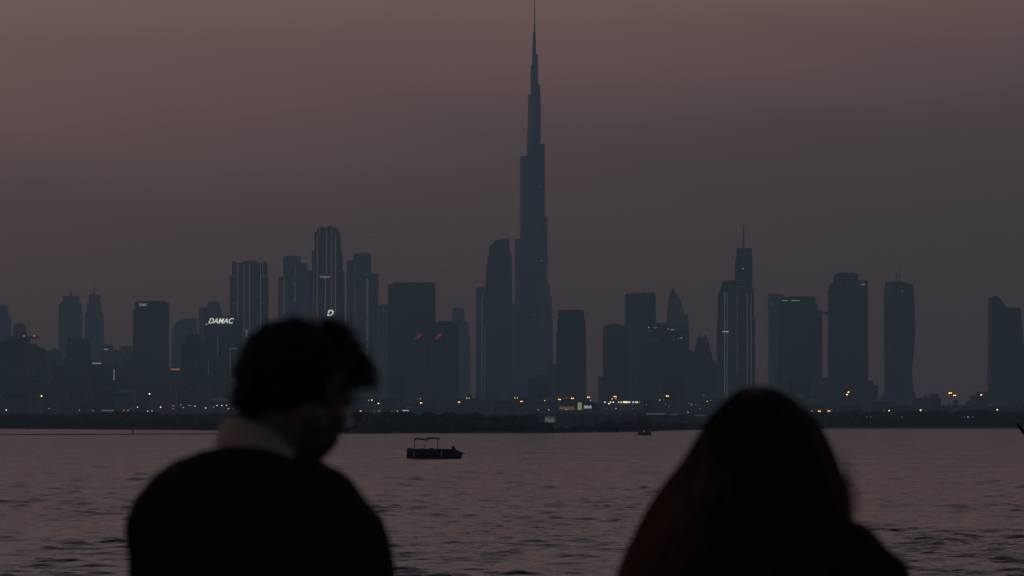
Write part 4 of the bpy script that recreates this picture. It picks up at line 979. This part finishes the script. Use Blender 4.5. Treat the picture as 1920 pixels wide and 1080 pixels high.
# ---- the man: seen from behind at three quarters, head bent down to his right
mcx = Q(485, 900).x
C = Q(572, 719, .0); M3 = (Euler((0, 0, R(-40))).to_matrix() @ Euler((R(-38), 0, 0)).to_matrix())
m = MB(); T = head(m, C, M3, .96)
m.ball(Q(600, 814, .02), (.034, .036, .036), 16, 12); m.ball(Q(589, 832, .02), (.030, .032, .031), 16, 12); m.ball(Q(612, 785, .01), (.036, .04, .034), 16, 12)
m.tube([Q(500, 880, -.01), Q(512, 850, -.005), Q(530, 810, .0), Q(545, 760, 0)], [.075, .060, .056, .058], 16, True)
sil(m, [(870, 400, 575, 0, .06), (910, 330, 630, 0, .09), (960, 300, 665, .005, .10), (1060, 310, 665, .01, .105), (1250, 330, 650, .01, .10), (1330, 340, 640, 0, .095), (1420, 325, 655, 0, .10)])
legs(m, mcx, DECK + .88, PD, 1.0)
ARM = {}
for sx, sh, elb, wr in ((-1, (322, 1000), (302, 1235), (375, 1405)), (1, (646, 1000), (678, 1240), (600, 1410))):
    S_ = Q(*sh, 0); E_ = Q(*elb, -.03); Wr = Q(wr[0], wr[1] - 60, .24); ARM[sx] = (S_, E_, Wr)
    m.tube([S_, S_.lerp(E_, .5), E_, E_.lerp(Wr, .4), Wr], [.048, .044, .039, .037, .027], 12, True)
    hand(m, Wr, (Wr - E_) + Vector((-sx * .05, .1, -.02)), Vector((-sx * .8, 0, -.5)), -sx)
o = m.build('person', SKIN, None, loc=(mcx, PD, DECK)); man = fuse(o, .005, 5); man.data.materials.clear(); man.data.materials.append(SKIN)
tag(man, 'person with short hair, dark jumper and pale collar, head bowed to the right', 'person')
eyes(man, T, .96)
# jumper
m = MB()
sil(m, [(838, 412, 560, 0, .062), (846, 362, 578, 0, .075), (856, 338, 596, 0, .085), (867, 321, 608, 0, .092), (884, 299, 641, 0, .105), (905, 275, 665, 0, .115), (935, 253, 689, 0, .122), (967, 240, 711, .005, .128),
        (1003, 234, 728, .008, .13), (1041, 237, 735, .01, .13), (1080, 243, 742, .01, .13), (1110, 262, 722, .01, .13)])
sil(m, [(1070, 290, 680, .01, .135), (1200, 300, 672, .01, .13), (1330, 305, 668, .0, .125), (1425, 300, 675, 0, .13)])
for sx in (-1, 1):
    S_, E_, Wr = ARM[sx]; A0 = Q(297, 1040) if sx < 0 else Q(668, 1045)
    A1 = Q(298, 1095) if sx < 0 else Q(680, 1095)
    m.tube([A0, A1, E_, E_.lerp(Wr, .45), Wr - (Wr - E_).normalized() * .03], [.055, .055, .054, .048, .036], 14, True)
j = m.build('jumper', JACK, man); fuse(j, .008, 3); cloth_noise(j, .006, 14, 3)
j.data.materials.clear(); j.data.materials.append(JACK)
# pale standing collar, high at the back and low in front
up = [(395, 781), (413, 781), (435, 782), (460, 785), (485, 791), (510, 801), (530, 813), (548, 832), (565, 850), (600, 862)]
lo = [(395, 836), (401, 836), (450, 836), (485, 837), (520, 845), (545, 855), (570, 866), (600, 872)]
def ip(tb, x):
    for (a, ya), (b, yb) in zip(tb, tb[1:]):
        if a <= x <= b: return ya + (yb - ya) * (x - a) / (b - a)
    return tb[-1][1]
rs = []; n_ = 48
for lev, inset, thick in ((0, -2, 0), (.3, 2, 0), (.6, 8, 0), (.85, 15, 0), (.97, 22, 0), (1.0, 28, 0), (.9, 28, 0), (.6, 15, 0), (.3, 9, 0), (0, 5, 0)):
    ring = []
    for i in range(n_):
        t = 2 * math.pi * i / n_; xx = 494 + (91 - inset) * math.cos(t); yl = ip(lo, xx); yu = ip(up, xx)
        ring.append(Q(xx, yl + (yu - yl) * lev, (.080 - inset * ps) * math.sin(t) + .004 * math.sin(3 * t)))
    rs.append(ring)
m = MB(); m.rings(rs, cap=False); col = m.build('shirt_collar', SHIRT, man, smooth=True)
# trousers, shoes
m = MB(); legs(m, mcx, DECK + .90, PD, 1.18); m.ball((mcx, PD, DECK + .90), (.175, .125, .14)); tr = m.build('trousers', TROU, man); fuse(tr, .008, 3); cloth_noise(tr, .005, 12, 5); tr.data.materials.clear(); tr.data.materials.append(TROU)
shoes(man, mcx, PD - .02, .095)
# hair: a mass of short locks, cut close at the nape, a quiff falling over the brow
blobs = [((548, 692, -.005), (101, 97, 98)), ((500, 716, -.012), (60, 60, 66)), ((480, 745, -.01), (38, 34, 60)), ((606, 652, .02), (56, 52, 62)), ((560, 636, 0), (62, 42, 70)), ((630, 664, .045), (38, 34, 50)), ((650, 688, .055), (32, 29, 40)), ((664, 694, .06), (25, 24, 34)),
         ((622, 690, .04), (34, 40, 40)), ((617, 630, .02), (41, 33, 64)), ((627, 688, -.02), (31, 42, 44))]
m = MB()
for (x, y, dy), (rx, rz, ry) in blobs: m.ball(Q(x, y, dy), (rx * ps, ry * ps, rz * ps), 20, 14)
hair = m.build('hair', HAIRM, man); fuse(hair, .005, 3); cloth_noise(hair, .009, 38, 9); hair.data.materials.clear(); hair.data.materials.append(HAIRM)
rnd = random.Random(4); paths = []
crown = Q(530, 610, -.02)
for _ in range(1500):
    (x, y, dy), (rx, rz, ry) = rnd.choice(blobs[:1] * 3 + blobs)
    u = Vector((rnd.gauss(0, 1), rnd.gauss(0, 1), rnd.gauss(0, 1))).normalized()
    p = Q(x, y, dy) + Vector((u.x * rx * ps, u.y * ry * ps, u.z * rz * ps))
    fl = (p - crown); fl = fl - u * fl.dot(u); fl = fl.normalized() if fl.length > 1e-4 else u.orthogonal()
    fl = (fl + Vector((.5, .3, 0)) * (1 if p.x > Q(590, 0).x else .1) + Vector((rnd.gauss(0, .25), rnd.gauss(0, .25), rnd.gauss(0, .25)))).normalized()
    L_ = rnd.uniform(.014, .034) if p.z < Q(0, 740).z or p.x < Q(520, 0).x else rnd.uniform(.02, .05); pts_ = []
    for i in range(6): tt = i / 5; pts_.append(p + fl * L_ * tt + u * (-.003 + .011 * math.sin(tt * 2.4) * rnd.uniform(.5, 1)) - Vector((0, 0, .3 * L_ * tt * tt)))
    paths.append(pts_)
for _ in range(160):      # the loose front locks
    p = Q(rnd.uniform(625, 672), rnd.uniform(650, 700), rnd.uniform(.02, .08)); e = Q(rnd.uniform(658, 684), rnd.uniform(684, 714), rnd.uniform(.04, .1)); mid = p.lerp(e, .55) + Vector((.012, 0, .012))
    paths.append([p.lerp(mid, t_) if t_ <= 1 else mid.lerp(e, t_ - 1) for t_ in (0, .4, .8, 1.2, 1.6, 2)])
strands('hair_locks', paths, .0011, HAIRM, hair)
# spectacles
gls = MB()
for sx in (-1, 1):
    ring = [T(sx * .033 + .024 * math.cos(q), .101 - abs(.012 * math.cos(q)) * 0, -.004 + .019 * math.sin(q)) for q in [i * 2 * math.pi / 20 for i in range(21)]]
    gls.tube(ring, .0014, 6)
    gls.tube([T(sx * .057, .100, .004), T(sx * .076, .06, .006), T(sx * .082, .0, .006), T(sx * .080, -.018, -.012)], .0014, 6)
gls.tube([T(-.009, .101, .0), T(0, .105, .003), T(.009, .101, .0)], .0014, 6)
g = gls.build('glasses', FRAME, man, smooth=True)
for sx in (-1, 1):
    m = MB(); m.rings([[T(sx * .033 + .0232 * f * math.cos(q), .101 + .003 * (1 - f * f) + e, -.004 + .0182 * f * math.sin(q)) for q in [i * 2 * math.pi / 20 for i in range(20)]] for f, e in ((1, 0), (.66, 0), (.33, 0), (.02, 0))] +
            [[T(sx * .033 + .0232 * f * math.cos(q), .101 + .003 * (1 - f * f) + e, -.004 + .0182 * f * math.sin(q)) for q in [i * 2 * math.pi / 20 for i in range(20)]] for f, e in ((.02, -.0016), (.33, -.0017), (.66, -.0020), (.99, -.0026))])
    m.build('lens', gl, g, smooth=True)

# ---- the woman: long loose hair over her shoulders, seen from behind
wcx = Q(1430, 1000).x; C = Q(1424, 846, .01); M3 = Euler((R(-4), 0, R(6))).to_matrix()
m = MB(); T = head(m, C, M3, .92, .88)
m.tube([Q(1432, 1040, -.01), Q(1430, 1000, 0), Q(1427, 950, 0), Q(1425, 900, 0)], [.06, .050, .047, .05], 16, True)
sil(m, [(1030, 1350, 1520, 0, .05), (1060, 1270, 1600, 0, .075), (1110, 1225, 1640, 0, .085), (1200, 1250, 1610, .01, .095), (1330, 1280, 1580, 0, .08), (1450, 1250, 1610, 0, .10)])
legs(m, wcx, DECK + .80, PD, .92)
ARM = {}
for sx, sh, elb, wr in ((-1, (1228, 1110), (1225, 1370), (1320, 1500)), (1, (1640, 1110), (1655, 1370), (1560, 1500))):
    S_ = Q(*sh); E_ = Q(*elb, -.02); Wr = Q(wr[0], wr[1] - 50, .23); ARM[sx] = (S_, E_, Wr)
    m.tube([S_, S_.lerp(E_, .5), E_, E_.lerp(Wr, .4), Wr], [.048, .041, .035, .033, .023], 12, True)
    hand(m, Wr, (Wr - E_) + Vector((-sx * .05, .1, -.02)), Vector((-sx * .8, 0, -.5)), -sx, .9)
wo = fuse(m.build('person', SKINW, None, loc=(wcx, PD, DECK)), .005, 5); wo.data.materials.clear(); wo.data.materials.append(SKINW)
tag(wo, 'person seen from behind with long loose red-brown hair spread over a black coat', 'person')
eyes(wo, T, .92)
m = MB()
sil(m, [(978, 1395, 1604, 0, .06), (982, 1340, 1616, 0, .075), (992, 1275, 1632, 0, .09), (1013, 1225, 1651, 0, .105), (1038, 1198, 1675, 0, .115), (1057, 1182, 1695, 0, .12), (1080, 1170, 1706, 0, .125), (1130, 1160, 1722, 0, .125), (1180, 1180, 1702, 0, .12)])
sil(m, [(1150, 1230, 1640, .01, .125), (1300, 1250, 1615, .01, .12), (1450, 1215, 1650, .0, .135), (1620, 1200, 1665, .0, .15)])
for sx in (-1, 1):
    S_, E_, Wr = ARM[sx]
    m.tube([S_, S_.lerp(E_, .5), E_, E_.lerp(Wr, .45), Wr - (Wr - E_).normalized() * .03], [.052, .055, .050, .045, .036], 14, True)
ct = m.build('coat', COATW, wo); fuse(ct, .008, 3); cloth_noise(ct, .007, 13, 8); ct.data.materials.clear(); ct.data.materials.append(COATW)
m = MB(); legs(m, wcx, DECK + .82, PD, 1.1); tr = m.build('trousers', TROU, wo); fuse(tr, .008, 3); tr.data.materials.clear(); tr.data.materials.append(TROU)
shoes(wo, wcx, PD - .02, .095)
# hair: rows (row, x0, x1, y offset, half depth, how far round the front it is open)
HR = [(722.5, 1418, 1425, .005, .006, 0), (725, 1402, 1440, .005, .035, 0), (732, 1385, 1459, .005, .058, 0), (745, 1370, 1480, .0, .078, .1), (760, 1354, 1500, .0, .09, .35), (777, 1340, 1521, -.002, .098, .6), (802, 1320, 1538, -.005, .102, .8), (844, 1298, 1558, -.012, .104, .95),
      (876, 1276, 1567, -.02, .104, 1.0), (908, 1248, 1577, -.028, .105, 1.0), (943, 1224, 1583, -.035, .108, 1.0), (978, 1203, 1586, -.045, .112, 1.0), (1017, 1185, 1586, -.055, .116, 1.0), (1052, 1170, 1582, -.06, .118, 1.0), (1085, 1159, 1574, -.062, .118, .95),
      (1150, 1156, 1560, -.065, .115, .9), (1220, 1170, 1540, -.065, .105, .8), (1270, 1200, 1515, -.06, .09, .7)]
def hp(v, t, out=0.0):
    """point on the hair: v row index (float), t in -1..1 from the left front edge round the back to the right front edge"""
    v = max(0, min(len(HR) - 1.001, v)); i = int(v); f = v - i; a = HR[i]; b = HR[i + 1]
    y, x0, x1, dy, ry, gp = [a[k] + (b[k] - a[k]) * f for k in range(6)]
    ang = -math.pi / 2 + t * (math.pi - gp * .75) ; p0 = Q(x0, y); p1 = Q(x1, y); cx_ = (p0.x + p1.x) / 2; rx = (p1.x - p0.x) / 2 + out
    return Vector((cx_ + rx * math.cos(ang), PD + dy + (ry + out) * math.sin(ang), p0.z))
m = MB(); NT = 96; NV = 90; vs = []
for shell, o_ in ((0, 0), (1, -.016)):
    for k in range(NV):
        v = (len(HR) - 1.01) * k / (NV - 1)
        for i in range(NT):
            t = -1 + 2 * i / (NT - 1); wv = .0035 * math.sin(t * 70 + 3 * math.sin(v * .5 + t * 9)) + .003 * noise.noise((t * 14, v * .5, 2))
            vs.append(hp(v, t, o_ - .005 + (wv * min(1, v / 4) if shell == 0 else 0)))
fs = []
for sh_ in (0, 1):
    b0 = sh_ * NT * NV
    for k in range(NV - 1):
        for i in range(NT - 1):
            q = (b0 + k * NT + i, b0 + k * NT + i + 1, b0 + (k + 1) * NT + i + 1, b0 + (k + 1) * NT + i); fs.append(q if sh_ == 0 else q[::-1])
for k in range(NV - 1):
    for i in (0, NT - 1): fs.append((k * NT + i, (k + 1) * NT + i, NT * NV + (k + 1) * NT + i, NT * NV + k * NT + i))
for i in range(NT - 1): fs.append(((NV - 1) * NT + i, (NV - 1) * NT + i + 1, NT * NV + (NV - 1) * NT + i + 1, NT * NV + (NV - 1) * NT + i))
m.add(vs, fs); wh = m.build('hair', HAIRW, wo, smooth=True)
rnd = random.Random(12); paths = []; tips = []
for _ in range(1500):
    t = rnd.uniform(-1, 1); v0 = rnd.uniform(1, 8); v1 = min(len(HR) - 1.01, v0 + rnd.uniform(5, 12)); amp = rnd.uniform(0, .03); fr = rnd.uniform(1, 3); ph = rnd.uniform(0, 6); o0 = rnd.uniform(-.003, .002)
    fly = .010 if rnd.random() < .06 else .002
    paths.append([hp(v0 + (v1 - v0) * i / 11, t + amp * math.sin(fr * i / 11 * 3 + ph) * (i / 11), o0 + fly * (i / 11) + .002 * math.sin(i + ph)) for i in range(12)])
strands('hair_strands', paths, .0009, HAIRW, wh)
for _ in range(520):      # thinner hair along the left edge, warm rim light put into its colour
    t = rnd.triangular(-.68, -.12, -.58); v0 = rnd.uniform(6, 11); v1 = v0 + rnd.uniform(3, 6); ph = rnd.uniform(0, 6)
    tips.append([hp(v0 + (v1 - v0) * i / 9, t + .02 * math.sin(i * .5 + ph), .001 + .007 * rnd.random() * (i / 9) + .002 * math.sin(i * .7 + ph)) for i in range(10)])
strands('loose_hair', tips, .0006, HAIRRIM, wh); tips = []
for _ in range(42):       # loose wisps on the right, in the same painted rim-glow colour
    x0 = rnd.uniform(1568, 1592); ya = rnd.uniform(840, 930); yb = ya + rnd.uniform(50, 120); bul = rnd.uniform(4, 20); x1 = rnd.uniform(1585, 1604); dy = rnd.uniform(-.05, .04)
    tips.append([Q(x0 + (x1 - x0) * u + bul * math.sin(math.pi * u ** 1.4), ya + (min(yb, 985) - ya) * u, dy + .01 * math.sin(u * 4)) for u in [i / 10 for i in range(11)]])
strands('loose_hair', tips, .0006, HAIRRIM, wh)

# ------------------------------------------------------------------ the air
hm = bpy.data.materials.new('dusk_haze'); hm.use_nodes = True; t = hm.node_tree; t.nodes.clear()
vo = t.nodes.new('ShaderNodeVolumePrincipled'); oo = t.nodes.new('ShaderNodeOutputMaterial'); t.links.new(vo.outputs[0], oo.inputs['Volume'])
vo.inputs['Color'].default_value = (.58, .85, 1.0, 1); vo.inputs['Density'].default_value = .000128; vo.inputs['Anisotropy'].default_value = .35; vo.inputs['Density Attribute'].default_value = ''
hm.cycles.homogeneous_volume = True
m = MB(); m.box(-3600, 3600, -120, 9000, -2.2, 905); tag(m.build('haze', hm), kind='stuff')
